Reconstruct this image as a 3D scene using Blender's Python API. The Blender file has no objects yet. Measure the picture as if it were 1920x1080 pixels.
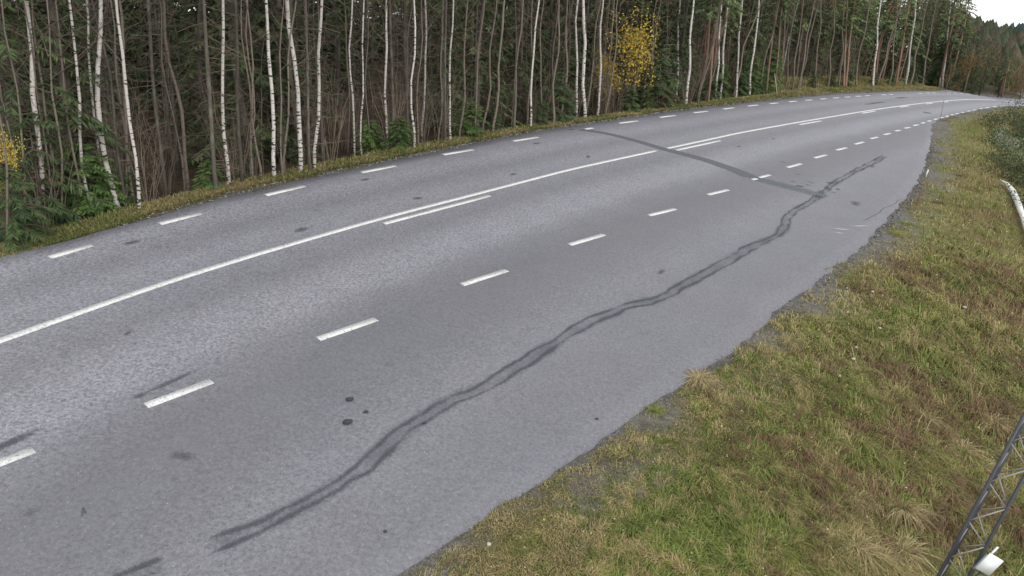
import bpy, math, random
import numpy as np
from mathutils import Vector, Matrix

random.seed(7)
RNG = np.random.default_rng(7)
SC = bpy.context.scene
COL = SC.collection

# ------------------------------------------------------------------ camera, sky, sun, exposure
CAM_H = 6.0                                   # metres above the near road level
FPX, HOR, ROLL = 1400.0, 50.0, 0.05           # focal length / horizon row / roll, on a 1920 x 1080 frame
PIT = math.atan((540 - HOR) / FPX)
cam_data = bpy.data.cameras.new('camera')
cam = bpy.data.objects.new('camera', cam_data)
COL.objects.link(cam)
cam_data.sensor_width = 36
cam_data.lens = FPX / 1920 * 36
cam_data.clip_start = 0.1
cam_data.clip_end = 6000
_r = Vector((1, 0, 0)); _u = Vector((0, math.sin(PIT), math.cos(PIT))); _f = Vector((0, math.cos(PIT), -math.sin(PIT)))
_c, _s = math.cos(ROLL), math.sin(ROLL)
RX = _r * _c + _u * _s; UX = -_r * _s + _u * _c
M = Matrix((RX, UX, -_f)).transposed().to_4x4()
M.translation = (0, 0, CAM_H)
cam.matrix_world = M
SC.camera = cam

SUN_EL, SUN_AZ = math.radians(30), math.radians(150)      # soft high light from behind the camera
world = bpy.data.worlds.new('World'); SC.world = world
world.use_nodes = True
wn = world.node_tree
wn.nodes.clear()
w_out = wn.nodes.new('ShaderNodeOutputWorld'); w_bg = wn.nodes.new('ShaderNodeBackground')
w_sky = wn.nodes.new('ShaderNodeTexSky'); w_sky.sky_type = 'NISHITA'
w_sky.sun_disc = False; w_sky.sun_elevation = SUN_EL; w_sky.sun_rotation = SUN_AZ
w_sky.air_density = 1.0; w_sky.dust_density = 1.0; w_sky.ozone_density = 1.0
w_mx = wn.nodes.new('ShaderNodeMix'); w_mx.data_type = 'RGBA'; w_mx.inputs[0].default_value = 0.8      # even cloud cover over the clear sky
w_mx.inputs[7].default_value = (6.6, 6.7, 6.75, 1)
w_hs = wn.nodes.new('ShaderNodeHueSaturation'); w_hs.inputs['Saturation'].default_value = 0.22   # overcast: cloud takes the blue out
w_bg.inputs['Strength'].default_value = 0.14
wn.links.new(w_sky.outputs['Color'], w_hs.inputs['Color'])
wn.links.new(w_hs.outputs['Color'], w_mx.inputs[6])
wn.links.new(w_mx.outputs[2], w_bg.inputs['Color'])
wn.links.new(w_bg.outputs['Background'], w_out.inputs['Surface'])

sl = bpy.data.lights.new('sun', 'SUN'); sl.energy = 1.25; sl.angle = math.radians(40); sl.color = (1.0, 0.97, 0.93)
so = bpy.data.objects.new('sun', sl); COL.objects.link(so)
so.rotation_euler = (math.pi / 2 - SUN_EL, 0, math.pi - SUN_AZ)
SC.view_settings.view_transform = 'Standard'
SC.view_settings.look = 'None'
SC.view_settings.gamma = 1
SC.view_settings.use_curve_mapping = False
SC.view_settings.exposure = 0.6

# ------------------------------------------------------------------ survey: photo pixel -> place on the ground
SV = (5.942, -0.084, 0.11, -0.271, -0.175, -0.22)
def surf(x, y):
    """height of the carriageway (a gently crowned, superelevated sheet)"""
    X = np.clip(x, -16, 50); Y = np.clip(y, 0, 78)
    return (-SV[0] + SV[1] * X + SV[2] * Y + SV[3] * (Y / 30) ** 2 + SV[4] * (X / 30) ** 2 + SV[5] * X * Y / 900) + CAM_H
def ray(px, py):
    x = (px - 960) / FPX; y = -(py - 540) / FPX
    xr = x * _c - y * _s; yr = x * _s + y * _c
    cp, sp = math.cos(PIT), math.sin(PIT)
    return np.array([xr, cp + yr * sp, yr * cp - sp])
def hit(px, py, zf, far=260):
    d = ray(px, py)
    t = np.geomspace(2, far, 500)
    g = CAM_H + d[2] * t - zf(d[0] * t, d[1] * t)
    i = int(np.argmax(g < 0)) if (g < 0).any() else len(t) - 1
    i = max(i, 1)
    a = g[i - 1] / (g[i - 1] - g[i] + 1e-9)
    tt = t[i - 1] + (t[i] - t[i - 1]) * min(max(a, 0), 1)
    x, y = d[0] * tt, d[1] * tt
    return np.array([x, y, CAM_H + d[2] * tt])
def on_road(pts): return np.array([hit(a, b, surf) for a, b in pts])
def at_depth(px, py, Y):
    d = ray(px, py); t = Y / d[1]
    return np.array([d[0] * t, Y, CAM_H + d[2] * t])
def project(P):
    P = np.atleast_2d(P); d = P - [0, 0, CAM_H]
    cp, sp = math.cos(PIT), math.sin(PIT)
    dep = d[:, 1] * cp - d[:, 2] * sp; up = d[:, 1] * sp + d[:, 2] * cp
    X = d[:, 0] / dep; Y = up / dep
    return np.stack([960 + FPX * (X * _c + Y * _s), 540 - FPX * (-X * _s + Y * _c), dep], 1)

def resample(P, step):
    P = np.asarray(P, float)
    L = np.concatenate([[0], np.cumsum(np.linalg.norm(np.diff(P[:, :2], axis=0), axis=1))])
    n = max(2, int(L[-1] / step) + 1)
    s = np.linspace(0, L[-1], n)
    return np.stack([np.interp(s, L, P[:, k]) for k in range(P.shape[1])], 1)
def smooth(P, it=6):
    P = P.copy()
    for _ in range(it):
        P[1:-1] = 0.25 * P[:-2] + 0.5 * P[1:-1] + 0.25 * P[2:]
    return P
def extend(P, d0, d1):
    a = P[0] + (P[0] - P[1]) / np.linalg.norm(P[0] - P[1]) * d0
    b = P[-1] + (P[-1] - P[-2]) / np.linalg.norm(P[-1] - P[-2]) * d1
    return np.concatenate([[a], P, [b]])

LEFT_EDGE_PX = [(0, 503), (95, 469), (178, 442), (284, 409), (400, 378), (480, 358), (541, 344), (640, 322), (734, 303), (840, 280), (900, 267), (970, 253), (1060, 239),
                (1140, 227), (1229, 214), (1320, 202), (1433, 189.5), (1560, 177), (1657, 172.5), (1754, 170.5), (1813, 172), (1863, 177), (1920, 186)]
RIGHT_EDGE_PX = [(560, 1170), (740, 1072), (814, 1026), (914, 961), (977, 928), (1029, 887), (1110, 839), (1196, 769), (1281, 713), (1320, 692), (1437, 597), (1507, 543), (1573, 490),
                 (1627, 447), (1689, 381), (1712, 350), (1731, 317), (1742, 275), (1748, 232), (1757, 224), (1787, 215), (1842, 203), (1870, 200), (1920, 197)]
CENTRE_PX = [(0, 639.5), (208, 565), (367, 511.6), (500, 471), (712.5, 410), (919, 357), (1000, 335.5), (1063, 319), (1242, 280), (1320, 263.5), (1381, 250), (1560, 218.6),
             (1657, 203), (1754.5, 190.8), (1811, 186.5), (1864, 187.5), (1920, 192)]
def edge_line(px, d0, d1, sm):
    P = on_road(px)[:, :2]
    P = extend(P, d0, d1)
    return smooth(resample(P, 0.5), sm)
LE = edge_line(LEFT_EDGE_PX, 25, 40, 6)
RE = edge_line(RIGHT_EDGE_PX, 20, 40, 2)
CL = edge_line(CENTRE_PX, 22, 40, 8)

def nearest(P, A, chunk=4000):
    """distance to polyline A and the nearest point on it"""
    P = np.asarray(P, float); n = len(P)
    D = np.empty(n); Q = np.empty((n, 2)); T = np.empty(n)
    a = A[:-1]; d = A[1:] - a; dd = (d * d).sum(1)
    for i in range(0, n, chunk):
        p = P[i:i + chunk]
        v = p[:, None] - a
        t = np.clip((v * d).sum(-1) / dd, 0, 1)
        e = v - t[..., None] * d
        q = (e * e).sum(-1)
        k = np.argmin(q, 1); r = np.arange(len(p))
        D[i:i + chunk] = np.sqrt(q[r, k]); Q[i:i + chunk] = a[k] + t[r, k][:, None] * d[k]; T[i:i + chunk] = k + t[r, k]
    return D, Q, T
def inside(P, poly):
    x, y = P[:, 0], P[:, 1]; r = np.zeros(len(P), bool)
    x0, y0 = poly[:, 0], poly[:, 1]; x1, y1 = np.roll(x0, -1), np.roll(y0, -1)
    for a, b, c, d in zip(x0, y0, x1, y1):
        if b == d: continue
        m = ((b > y) != (d > y)) & (x < (c - a) * (y - b) / (d - b) + a)
        r ^= m
    return r
LE4, RE4 = LE[::3], RE[::3]
ROADPOLY = np.concatenate([LE4, RE4[::-1]])

_h = RNG.random((256, 256))
def vnoise(x, y, s):
    x = np.asarray(x) * s + 1000.3; y = np.asarray(y) * s + 1000.7
    i = np.floor(x).astype(int); j = np.floor(y).astype(int); u = x - i; v = y - j
    u = u * u * (3 - 2 * u); v = v * v * (3 - 2 * v)
    g = lambda a, b: _h[a % 256, b % 256]
    return (g(i, j) * (1 - u) + g(i + 1, j) * u) * (1 - v) + (g(i, j + 1) * (1 - u) + g(i + 1, j + 1) * u) * v
def fbm(x, y, s): return (vnoise(x, y, s) + .5 * vnoise(x, y, s * 2.1) + .25 * vnoise(x, y, s * 4.3)) / 1.75

PL = ([0, .25, .95, 2.0, 4, 12, 40, 90, 400], [-.03, -.03, -.02, -.38, -.5, -.35, 0.3, 1.0, 1.5])
PR = ([0, .3, 1.0, 2.0, 4.0, 6.0, 7.2, 8.5, 14, 40, 400], [-.03, -.06, -.12, -.35, -1.0, -1.75, -2.05, -1.8, -1.1, -.6, -1.0])
def ground_info(x, y):
    P = np.stack([np.ravel(x), np.ravel(y)], 1)
    dl, ql, _ = nearest(P, LE4); dr, qr, _ = nearest(P, RE4)
    ins = inside(P, ROADPOLY)
    left = dl < dr
    zl = surf(ql[:, 0], ql[:, 1]) + np.interp(dl, *PL) + (fbm(P[:, 0], P[:, 1], .35) - .5) * np.clip(dl / 4 - .2, 0, 1) * .5
    zl = zl + np.clip((ql[:, 1] - 36) / 14, 0, 1) * np.interp(dl, [0, .6, 4, 9], [0, .05, .95, 1.1])
    zr = surf(qr[:, 0], qr[:, 1]) + np.interp(dr, *PR) + (fbm(P[:, 0], P[:, 1], .5) - .5) * np.clip(dr / 3 - .1, 0, 1) * .45
    z = np.where(left, zl, zr)
    zi = surf(P[:, 0], P[:, 1]) - .07
    return np.where(ins, zi, z), np.where(ins, 0, np.where(left, -dl, dr))
def gz(x, y):
    x = np.asarray(x, float)
    return ground_info(x, y)[0].reshape(x.shape)
def on_ground(px, py): return hit(px, py, gz)

# ------------------------------------------------------------------ helpers: meshes, materials, tagging
def link(o, parent=None):
    COL.objects.link(o)
    if parent is not None: o.parent = parent
    return o
def mesh_np(name, V, F3=None, F4=None, mat=None, parent=None, attrs=None, uv=None, smooth_=False, obj=True):
    """mesh from numpy arrays; F3 / F4 are triangle / quad index arrays; attrs: name -> per-vertex float or colour"""
    V = np.asarray(V, np.float32)
    me = bpy.data.meshes.new(name)
    F3 = np.zeros((0, 3), np.int32) if F3 is None else np.asarray(F3, np.int32).reshape(-1, 3)
    F4 = np.zeros((0, 4), np.int32) if F4 is None else np.asarray(F4, np.int32).reshape(-1, 4)
    loops = np.concatenate([F3.ravel(), F4.ravel()]).astype(np.int32)
    tot = np.concatenate([np.full(len(F3), 3), np.full(len(F4), 4)]).astype(np.int32)
    start = np.concatenate([[0], np.cumsum(tot)[:-1]]).astype(np.int32)
    me.vertices.add(len(V)); me.vertices.foreach_set('co', V.ravel())
    me.loops.add(len(loops)); me.loops.foreach_set('vertex_index', loops)
    me.polygons.add(len(tot)); me.polygons.foreach_set('loop_start', start); me.polygons.foreach_set('loop_total', tot)
    if smooth_: me.polygons.foreach_set('use_smooth', np.ones(len(tot), bool))
    for k, a in (attrs or {}).items():
        a = np.asarray(a, np.float32)
        if a.ndim == 1:
            me.attributes.new(k, 'FLOAT', 'POINT').data.foreach_set('value', a)
        else:
            c = np.ones((len(V), 4), np.float32); c[:, :3] = a[:, :3]
            me.attributes.new(k, 'FLOAT_COLOR', 'POINT').data.foreach_set('color', c.ravel())
    if uv is not None:
        l = me.uv_layers.new(name='UVMap'); l.data.foreach_set('uv', np.asarray(uv, np.float32)[loops].ravel())
    me.update(calc_edges=True); me.validate()
    for m_ in (mat if isinstance(mat, (list, tuple)) else [mat]):
        if m_: me.materials.append(m_)
    if not obj: return me
    return link(bpy.data.objects.new(name, me), parent)
def put(name, me, parent=None, loc=None):
    o = bpy.data.objects.new(name, me)
    if loc is not None: o.location = loc
    return link(o, parent)
def tag(o, label, cat=None, group=None, kind=None):
    if label: o['label'] = label
    if cat: o['category'] = cat
    if group: o['group'] = group
    if kind: o['kind'] = kind
    return o
def empty(name, loc, rz=0):
    o = bpy.data.objects.new(name, None); o.location = [float(v) for v in loc]; o.rotation_euler = (0, 0, rz); o.empty_display_size = .2
    return link(o)

class MB:
    """collects tubes, quads and boxes into one mesh"""
    def __init__(s): s.v = []; s.f3 = []; s.f4 = []; s.c = []; s.n = 0
    def add(s, V, F3=(), F4=(), col=None):
        V = np.asarray(V, float)
        if len(F3): s.f3.append(np.asarray(F3).reshape(-1, 3) + s.n)
        if len(F4): s.f4.append(np.asarray(F4).reshape(-1, 4) + s.n)
        s.v.append(V); s.n += len(V)
        s.c.append(np.tile(col if col is not None else (1, 1, 1), (len(V), 1)))
    def tube(s, P, R, k=6, cap=True, col=None):
        P = np.asarray(P, float); R = np.broadcast_to(np.asarray(R, float), (len(P),))
        T = np.gradient(P, axis=0); T /= np.linalg.norm(T, axis=1)[:, None] + 1e-9
        ref = np.array([1, 0, 0.]) if abs(T[0][0]) < .8 else np.array([0, 1, 0.])
        A = np.cross(T, ref); A /= np.linalg.norm(A, axis=1)[:, None] + 1e-9
        B = np.cross(T, A)
        an = np.arange(k) * 2 * math.pi / k
        V = (P[:, None] + R[:, None, None] * (np.cos(an)[None, :, None] * A[:, None] + np.sin(an)[None, :, None] * B[:, None])).reshape(-1, 3)
        n = len(P); i = np.arange(n - 1)[:, None] * k; j = np.arange(k)[None]; j2 = (j + 1) % k
        F = np.stack([i + j, i + j2, i + k + j2, i + k + j], -1).reshape(-1, 4)
        F3 = []
        if cap and k > 3:
            F3 = [(0, m_ + 1, m_) for m_ in range(1, k - 1)] + [((n - 1) * k, (n - 1) * k + m_, (n - 1) * k + m_ + 1) for m_ in range(1, k - 1)]
        s.add(V, F3, F, col)
    def box(s, c, ax, h, col=None):
        """box at c, axes ax (3 vectors), half sizes h"""
        c = np.asarray(c, float)
        V = [c + sx * h[0] * ax[0] + sy * h[1] * ax[1] + sz * h[2] * ax[2] for sx in (-1, 1) for sy in (-1, 1) for sz in (-1, 1)]
        s.add(V, (), [(0, 1, 3, 2), (4, 6, 7, 5), (0, 4, 5, 1), (2, 3, 7, 6), (0, 2, 6, 4), (1, 5, 7, 3)], col)
    def build(s, name, mat, parent=None, smooth_=False, obj=True, attr=False):
        V = np.concatenate(s.v)
        return mesh_np(name, V, np.concatenate(s.f3) if s.f3 else None, np.concatenate(s.f4) if s.f4 else None, mat, parent,
                       {'col': np.concatenate(s.c)} if attr else None, None, smooth_, obj)

class NT:
    """tiny node builder"""
    def __init__(s, name):
        s.m = bpy.data.materials.new(name); s.m.use_nodes = True
        s.t = s.m.node_tree; s.t.nodes.clear()
        s.out = s.n('ShaderNodeOutputMaterial')
    def n(s, kind, **kw):
        nd = s.t.nodes.new(kind)
        for k, v in kw.items(): setattr(nd, k, v)
        return nd
    def l(s, a, b): s.t.links.new(a, b)
    def val(s, sock, v):
        if isinstance(v, bpy.types.NodeSocket): s.l(v, sock)
        else:
            if sock.type == 'RGBA' and len(v) == 3: v = (*v, 1)
            sock.default_value = v
    def coord(s, which='Object', scale=None):
        c = s.n('ShaderNodeTexCoord').outputs[which]
        if scale is None: return c
        mp = s.n('ShaderNodeMapping'); s.l(c, mp.inputs['Vector']); mp.inputs['Scale'].default_value = scale
        return mp.outputs['Vector']
    def noise(s, vec, scale, detail=3, rough=.55, out='Fac'):
        x = s.n('ShaderNodeTexNoise'); s.l(vec, x.inputs['Vector'])
        x.inputs['Scale'].default_value = scale; x.inputs['Detail'].default_value = detail; x.inputs['Roughness'].default_value = rough
        return x.outputs[out]
    def ramp(s, fac, stops, interp='LINEAR'):
        r = s.n('ShaderNodeValToRGB'); s.val(r.inputs['Fac'], fac)
        r.color_ramp.interpolation = interp
        e = r.color_ramp.elements
        while len(e) < len(stops): e.new(.5)
        for el, (p, c) in zip(e, stops):
            el.position = p; el.color = (*c, 1) if not isinstance(c, (int, float)) else (c, c, c, 1)
        return r.outputs['Color']
    def mix(s, f, a, b, mode='MIX'):
        x = s.n('ShaderNodeMix', data_type='RGBA', blend_type=mode)
        s.val(x.inputs[0], f); s.val(x.inputs[6], a); s.val(x.inputs[7], b)
        return x.outputs[2]
    def math(s, op, a, b=None, c=None):
        x = s.n('ShaderNodeMath', operation=op)
        for i, v in enumerate((a, b, c)):
            if v is not None: s.val(x.inputs[i], v)
        return x.outputs[0]
    def attr(s, name, out='Color'):
        a = s.n('ShaderNodeAttribute'); a.attribute_name = name
        return a.outputs[out]
    def pbsdf(s, col, rough=.8, spec=.3, normal=None, metal=0.):
        p = s.n('ShaderNodeBsdfPrincipled')
        s.val(p.inputs['Base Color'], col); s.val(p.inputs['Roughness'], rough)
        p.inputs['Specular IOR Level'].default_value = spec; p.inputs['Metallic'].default_value = metal
        if normal is not None: s.l(normal, p.inputs['Normal'])
        return p.outputs[0]
    def bump(s, h, strength=.5, dist=.01):
        b = s.n('ShaderNodeBump'); b.inputs['Strength'].default_value = strength; b.inputs['Distance'].default_value = dist
        s.val(b.inputs['Height'], h); return b.outputs[0]
    def done(s, sh): s.l(sh, s.out.inputs['Surface']); return s.m

# ---- materials
def m_asphalt():
    t = NT('asphalt')
    uv = t.n('ShaderNodeUVMap', uv_map='UVMap').outputs[0]
    sep = t.n('ShaderNodeSeparateXYZ'); t.l(uv, sep.inputs[0])
    wob = t.noise(t.coord('Object'), .35, 3)
    d = t.math('ADD', sep.outputs['Y'], t.math('MULTIPLY', t.math('SUBTRACT', wob, .5), .45))     # metres right of the centre line
    f = t.math('DIVIDE', t.math('ADD', d, 6.0), 20.0)
    P = lambda m_: (m_ + 6) / 20
    band = t.ramp(f, [(P(-5), .80), (P(-3.0), .82), (P(-2.5), 1.06), (P(-2.0), 1.24), (P(-1.3), .95), (P(-.6), 1.16), (P(.15), 1.06), (P(.8), .92), (P(1.5), 1.20),
                      (P(2.05), 1.22), (P(2.6), .92), (P(3.3), .78), (P(4.3), .82), (P(5.2), .98), (P(6.0), .90), (P(9), .83), (P(13.5), .83)])
    grit = t.ramp(f, [(P(-4), .35), (P(-2.7), .8), (P(-1.9), 1.15), (P(-1.2), .9), (P(0), .9), (P(1.), .85), (P(1.6), 1.0), (P(2.2), .95), (P(2.8), .6), (P(3.6), .4), (P(5), .7), (P(6.5), .5), (P(12), .42)])
    oc = t.coord('Object')
    n1 = t.noise(oc, 21, 3, .65); n2 = t.noise(oc, 70, 1, .5); n3 = t.noise(oc, 1.1, 4, .6); n4 = t.noise(oc, 9, 3, .6)
    g = t.math('ADD', t.math('MULTIPLY', t.math('SUBTRACT', n1, .5), 2.2), t.math('MULTIPLY', t.math('SUBTRACT', n2, .5), 1.4))
    g = t.math('ADD', 1.0, t.math('MULTIPLY', g, grit))
    g = t.math('MULTIPLY', g, t.math('ADD', .89, t.math('MULTIPLY', n3, .22)))
    g = t.math('MULTIPLY', g, t.math('ADD', .9, t.math('MULTIPLY', n4, .2)))
    vo = t.n('ShaderNodeTexVoronoi'); t.l(oc, vo.inputs['Vector']); vo.inputs['Scale'].default_value = 42
    sx = t.n('ShaderNodeSeparateXYZ'); t.l(vo.outputs['Color'], sx.inputs[0])
    pale = t.math('MULTIPLY', t.math('GREATER_THAN', sx.outputs[0], .965), t.math('LESS_THAN', vo.outputs['Distance'], .3))
    g = t.math('ADD', g, t.math('MULTIPLY', pale, .9))
    dark = t.math('MULTIPLY', t.math('GREATER_THAN', sx.outputs[1], .985), t.math('LESS_THAN', vo.outputs['Distance'], .32))
    g = t.math('MULTIPLY', g, t.math('SUBTRACT', 1.0, t.math('MULTIPLY', dark, .45)))
    g = t.math('MULTIPLY', g, band)
    tint = t.mix(t.noise(oc, .5, 3), (.160, .161, .188), (.172, .167, .182))
    comb = t.n('ShaderNodeCombineColor')
    for i in range(3): t.l(g, comb.inputs[i])
    col = t.mix(1.0, tint, comb.outputs[0], 'MULTIPLY')
    nb = t.bump(t.math('ADD', n1, n2), .35, .006)
    return t.done(t.pbsdf(col, .66, .38, nb))
def m_paint():
    t = NT('road_paint')
    oc = t.coord('Object')
    w = t.math('MULTIPLY', t.ramp(t.noise(oc, 22, 4, .65), [(.36, 0.), (.44, 1.)]), t.ramp(t.noise(oc, 60, 2, .6), [(.32, .35), (.5, 1.)]))
    col = t.mix(t.noise(oc, 2.5, 3), (.52, .52, .51), (.70, .70, .69))
    col = t.mix(t.math('SUBTRACT', 1.0, w), col, (.3, .3, .3))
    return t.done(t.pbsdf(col, .55, .35, t.bump(t.noise(oc, 60, 2), .4, .004)))
def m_overlay(name, colr, scale=30, soft=.35, gain=1.0, rough=.75):
    """stain / seal sheet: opaque where attribute 'a' beats a noise, frayed at its edges"""
    t = NT(name)
    oc = t.coord('Object')
    a = t.attr('a', 'Fac')
    n = t.math('ADD', t.math('MULTIPLY', t.noise(oc, scale, 3, .7), .75), t.math('MULTIPLY', t.noise(oc, scale / 8, 2), .25))
    k = t.math('SUBTRACT', t.math('MULTIPLY', a, 1.25), n)
    k = t.math('MULTIPLY', k, 1 / soft)
    k = t.n('ShaderNodeClamp').inputs[0].node if False else k
    cl = t.n('ShaderNodeClamp'); t.val(cl.inputs[0], k)
    k = t.math('MULTIPLY', cl.outputs[0], gain)
    c = t.mix(t.noise(oc, 70, 2), tuple(v * .75 for v in colr), tuple(v * 1.3 for v in colr))
    b = t.pbsdf(c, rough, .3)
    tr = t.n('ShaderNodeBsdfTransparent').outputs[0]
    mx = t.n('ShaderNodeMixShader'); t.l(k, mx.inputs[0]); t.l(tr, mx.inputs[1]); t.l(b, mx.inputs[2])
    return t.done(mx.outputs[0])
def m_attr(name, rough=.85, transl=.0, spec=.2, vary=.0, scale=8):
    t = NT(name)
    c = t.attr('col')
    if vary:
        r = t.n('ShaderNodeObjectInfo').outputs['Random']
        v = t.math('ADD', 1 - vary / 2, t.math('MULTIPLY', r, vary))
        n = t.math('ADD', .75, t.math('MULTIPLY', t.noise(t.coord('Object'), scale, 2), .5))
        v = t.math('MULTIPLY', v, n)
        cc = t.n('ShaderNodeCombineColor')
        for i in range(3): t.l(v, cc.inputs[i])
        c = t.mix(1.0, c, cc.outputs[0], 'MULTIPLY')
    b = t.pbsdf(c, rough, spec)
    if transl:
        tl = t.n('ShaderNodeBsdfTranslucent'); t.l(c, tl.inputs['Color'])
        mx = t.n('ShaderNodeMixShader'); mx.inputs[0].default_value = transl
        t.l(b, mx.inputs[1]); t.l(tl.outputs[0], mx.inputs[2]); b = mx.outputs[0]
    return t.done(b)
def m_ground():
    t = NT('ground_soil')
    oc = t.coord('Object')
    c = t.attr('col')
    n = t.noise(oc, 7, 5, .65); n2 = t.noise(oc, 45, 3, .6)
    c = t.mix(1.0, c, t.ramp(n, [(.25, .55), (.5, 1.), (.75, 1.5)]), 'MULTIPLY')
    c = t.mix(1.0, c, t.ramp(n2, [(.3, .6), (.7, 1.4)]), 'MULTIPLY')
    return t.done(t.pbsdf(c, .95, .1, t.bump(t.math('ADD', n, n2), .8, .05)))
def m_birch(name, base, base2, fleck, dark_low=1.0):
    t = NT(name)
    oc = t.coord('Object'); sep = t.n('ShaderNodeSeparateXYZ'); t.l(oc, sep.inputs[0])
    rnd = t.n('ShaderNodeObjectInfo').outputs['Random']
    off = t.n('ShaderNodeVectorMath', operation='ADD'); t.l(oc, off.inputs[0])
    cb = t.n('ShaderNodeCombineXYZ'); t.l(t.math('MULTIPLY', rnd, 40), cb.inputs[2]); t.l(cb.outputs[0], off.inputs[1])
    def mp(s3):
        m_ = t.n('ShaderNodeMapping'); t.l(off.outputs[0], m_.inputs['Vector']); m_.inputs['Scale'].default_value = s3; return m_.outputs[0]
    lo = t.math('MULTIPLY', t.math('SUBTRACT', 1.0, t.math('MULTIPLY', sep.outputs['Z'], .45)), .07 * dark_low)
    lo = t.math('MAXIMUM', lo, 0.0)
    f1 = t.noise(mp((7, 7, 22)), 1, 3, .6)
    f2 = t.noise(mp((12, 12, 70)), 1, 2, .5)
    m1 = t.ramp(t.math('ADD', f1, lo), [(fleck, 0.), (fleck + .03, 1.)])
    m2 = t.ramp(f2, [(.66, 0.), (.70, .75)])
    c = t.mix(t.noise(mp((2, 2, 1.2)), 1, 3), base, base2)
    c = t.mix(m2, c, (.16, .14, .13)); c = t.mix(m1, c, (.035, .03, .028))
    v = t.math('ADD', .8, t.math('MULTIPLY', rnd, .35))
    cc = t.n('ShaderNodeCombineColor')
    for i in range(3): t.l(v, cc.inputs[i])
    c = t.mix(1.0, c, cc.outputs[0], 'MULTIPLY')
    return t.done(t.pbsdf(c, .75, .2, t.bump(f1, .4, .01)))
def m_bark(name, a, b, sc=(14, 14, 4)):
    t = NT(name)
    n = t.noise(t.coord('Object', sc), 1, 4, .65)
    c = t.mix(n, a, b)
    c = t.mix(t.ramp(t.noise(t.coord('Object', (5, 5, 2)), 1, 3), [(.5, 0.), (.62, .55)]), c, (.15, .155, .12))     # lichen
    v = t.math('ADD', .7, t.math('MULTIPLY', t.n('ShaderNodeObjectInfo').outputs['Random'], .6))
    cc = t.n('ShaderNodeCombineColor')
    for i in range(3): t.l(v, cc.inputs[i])
    c = t.mix(1.0, c, cc.outputs[0], 'MULTIPLY')
    return t.done(t.pbsdf(c, .9, .15, t.bump(n, .7, .02)))
def m_plain(name, c1, c2, scale=6, rough=.6, metal=0., spec=.4):
    t = NT(name); n = t.noise(t.coord('Object'), scale, 4, .6)
    return t.done(t.pbsdf(t.mix(n, c1, c2), rough, spec, None, metal))
def m_water():
    t = NT('ditch_water')
    n = t.noise(t.coord('Object'), 9, 3)
    return t.done(t.pbsdf((.03, .03, .025), .16, .5, t.bump(n, .05, .02)))

MA = dict(asphalt=m_asphalt(), paint=m_paint(), ground=m_ground(),
          tar=m_overlay('tar_seal', (.07, .073, .087), 42, .6, .64), fill=m_overlay('seal_fill', (.105, .115, .138), 34, .9, .42),
          wet=m_overlay('trench_fill', (.118, .132, .158), 14, 1.1, .7), patch=m_overlay('asphalt_patch', (.105, .11, .128), 25, .25, .8), stain=m_overlay('oil_stain', (.09, .093, .108), 30, .6, .7),
          scratch=m_overlay('scratch', (.5, .5, .52), 30, .6, .7), edge=m_overlay('broken_edge', (.075, .072, .075), 18, .3, 1.0),
          grass=m_attr('grass', .8, .25), leaf=m_attr('leaves', .75, .35, .25, .35), needle=m_attr('needles', .7, .12, .25, .5),
          twig=m_attr('twigs', .9, 0, .1, .5, 3),
          log=m_birch('pale_log_bark', (.74, .73, .72), (.62, .61, .60), .66), birch=m_birch('birch_bark', (.56, .53, .50), (.40, .36, .33), .59), grey=m_birch('grey_birch_bark', (.20, .165, .135), (.115, .093, .075), .62, .7),
          spruce=m_bark('spruce_bark', (.055, .046, .039), (.115, .098, .085)), pine=m_bark('pine_bark', (.15, .082, .058), (.27, .17, .13)),
          steel=m_plain('galvanised_steel', (.035, .038, .044), (.075, .08, .09), 14, .5, .3), brace=m_plain('dull_zinc_rod', (.24, .22, .21), (.34, .32, .30), 14, .6, .2), white=m_plain('white_enamel', (.72, .75, .78), (.82, .84, .86), 5, .45),
          housing=m_plain('grey_housing', (.28, .31, .36), (.36, .39, .43), 5, .5),
          orange=m_plain('orange_stake_paint', (.20, .085, .035), (.27, .12, .05), 9, .7), wood=m_plain('weathered_wood', (.30, .26, .19), (.42, .37, .28), 12, .85),
          reflector=m_plain('white_reflector', (.75, .76, .75), (.85, .85, .84), 9, .35), stone=m_plain('dark_asphalt_chip', (.022, .022, .024), (.06, .06, .064), 30, .9),
          pale=m_plain('pale_stone', (.34, .32, .29), (.46, .44, .41), 25, .85), water=m_water(), hill=m_attr('hill_cover', .95))

# ------------------------------------------------------------------ ground
def axis(lo, hi, step, far, n):
    g = np.geomspace(1, far, n) - 1
    return np.concatenate([(lo - g[1:])[::-1], np.arange(lo, hi + step / 2, step), hi + g[1:]])
xs = axis(-32, 66, .5, 3000, 22); ys = axis(-6, 96, .5, 3000, 22)
GX, GY = np.meshgrid(xs, ys)
gzv, gd = ground_info(GX, GY)
fx, fy = GX.ravel(), GY.ravel()
def ground_fast(x, y):
    nx0 = int(np.searchsorted(xs, -31.99)); ny0 = int(np.searchsorted(ys, -5.99))
    u = (x - xs[nx0]) / .5; v = (y - ys[ny0]) / .5
    i = np.clip(np.floor(u).astype(int), 0, 194); j = np.clip(np.floor(v).astype(int), 0, 202); fu = u - i; fv = v - j
    Z = gzv.reshape(GX.shape); Dd = gd.reshape(GX.shape)
    def bl(A): return (A[ny0 + j, nx0 + i] * (1 - fu) + A[ny0 + j, nx0 + i + 1] * fu) * (1 - fv) + (A[ny0 + j + 1, nx0 + i] * (1 - fu) + A[ny0 + j + 1, nx0 + i + 1] * fu) * fv
    return bl(Z), bl(Dd)
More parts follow.
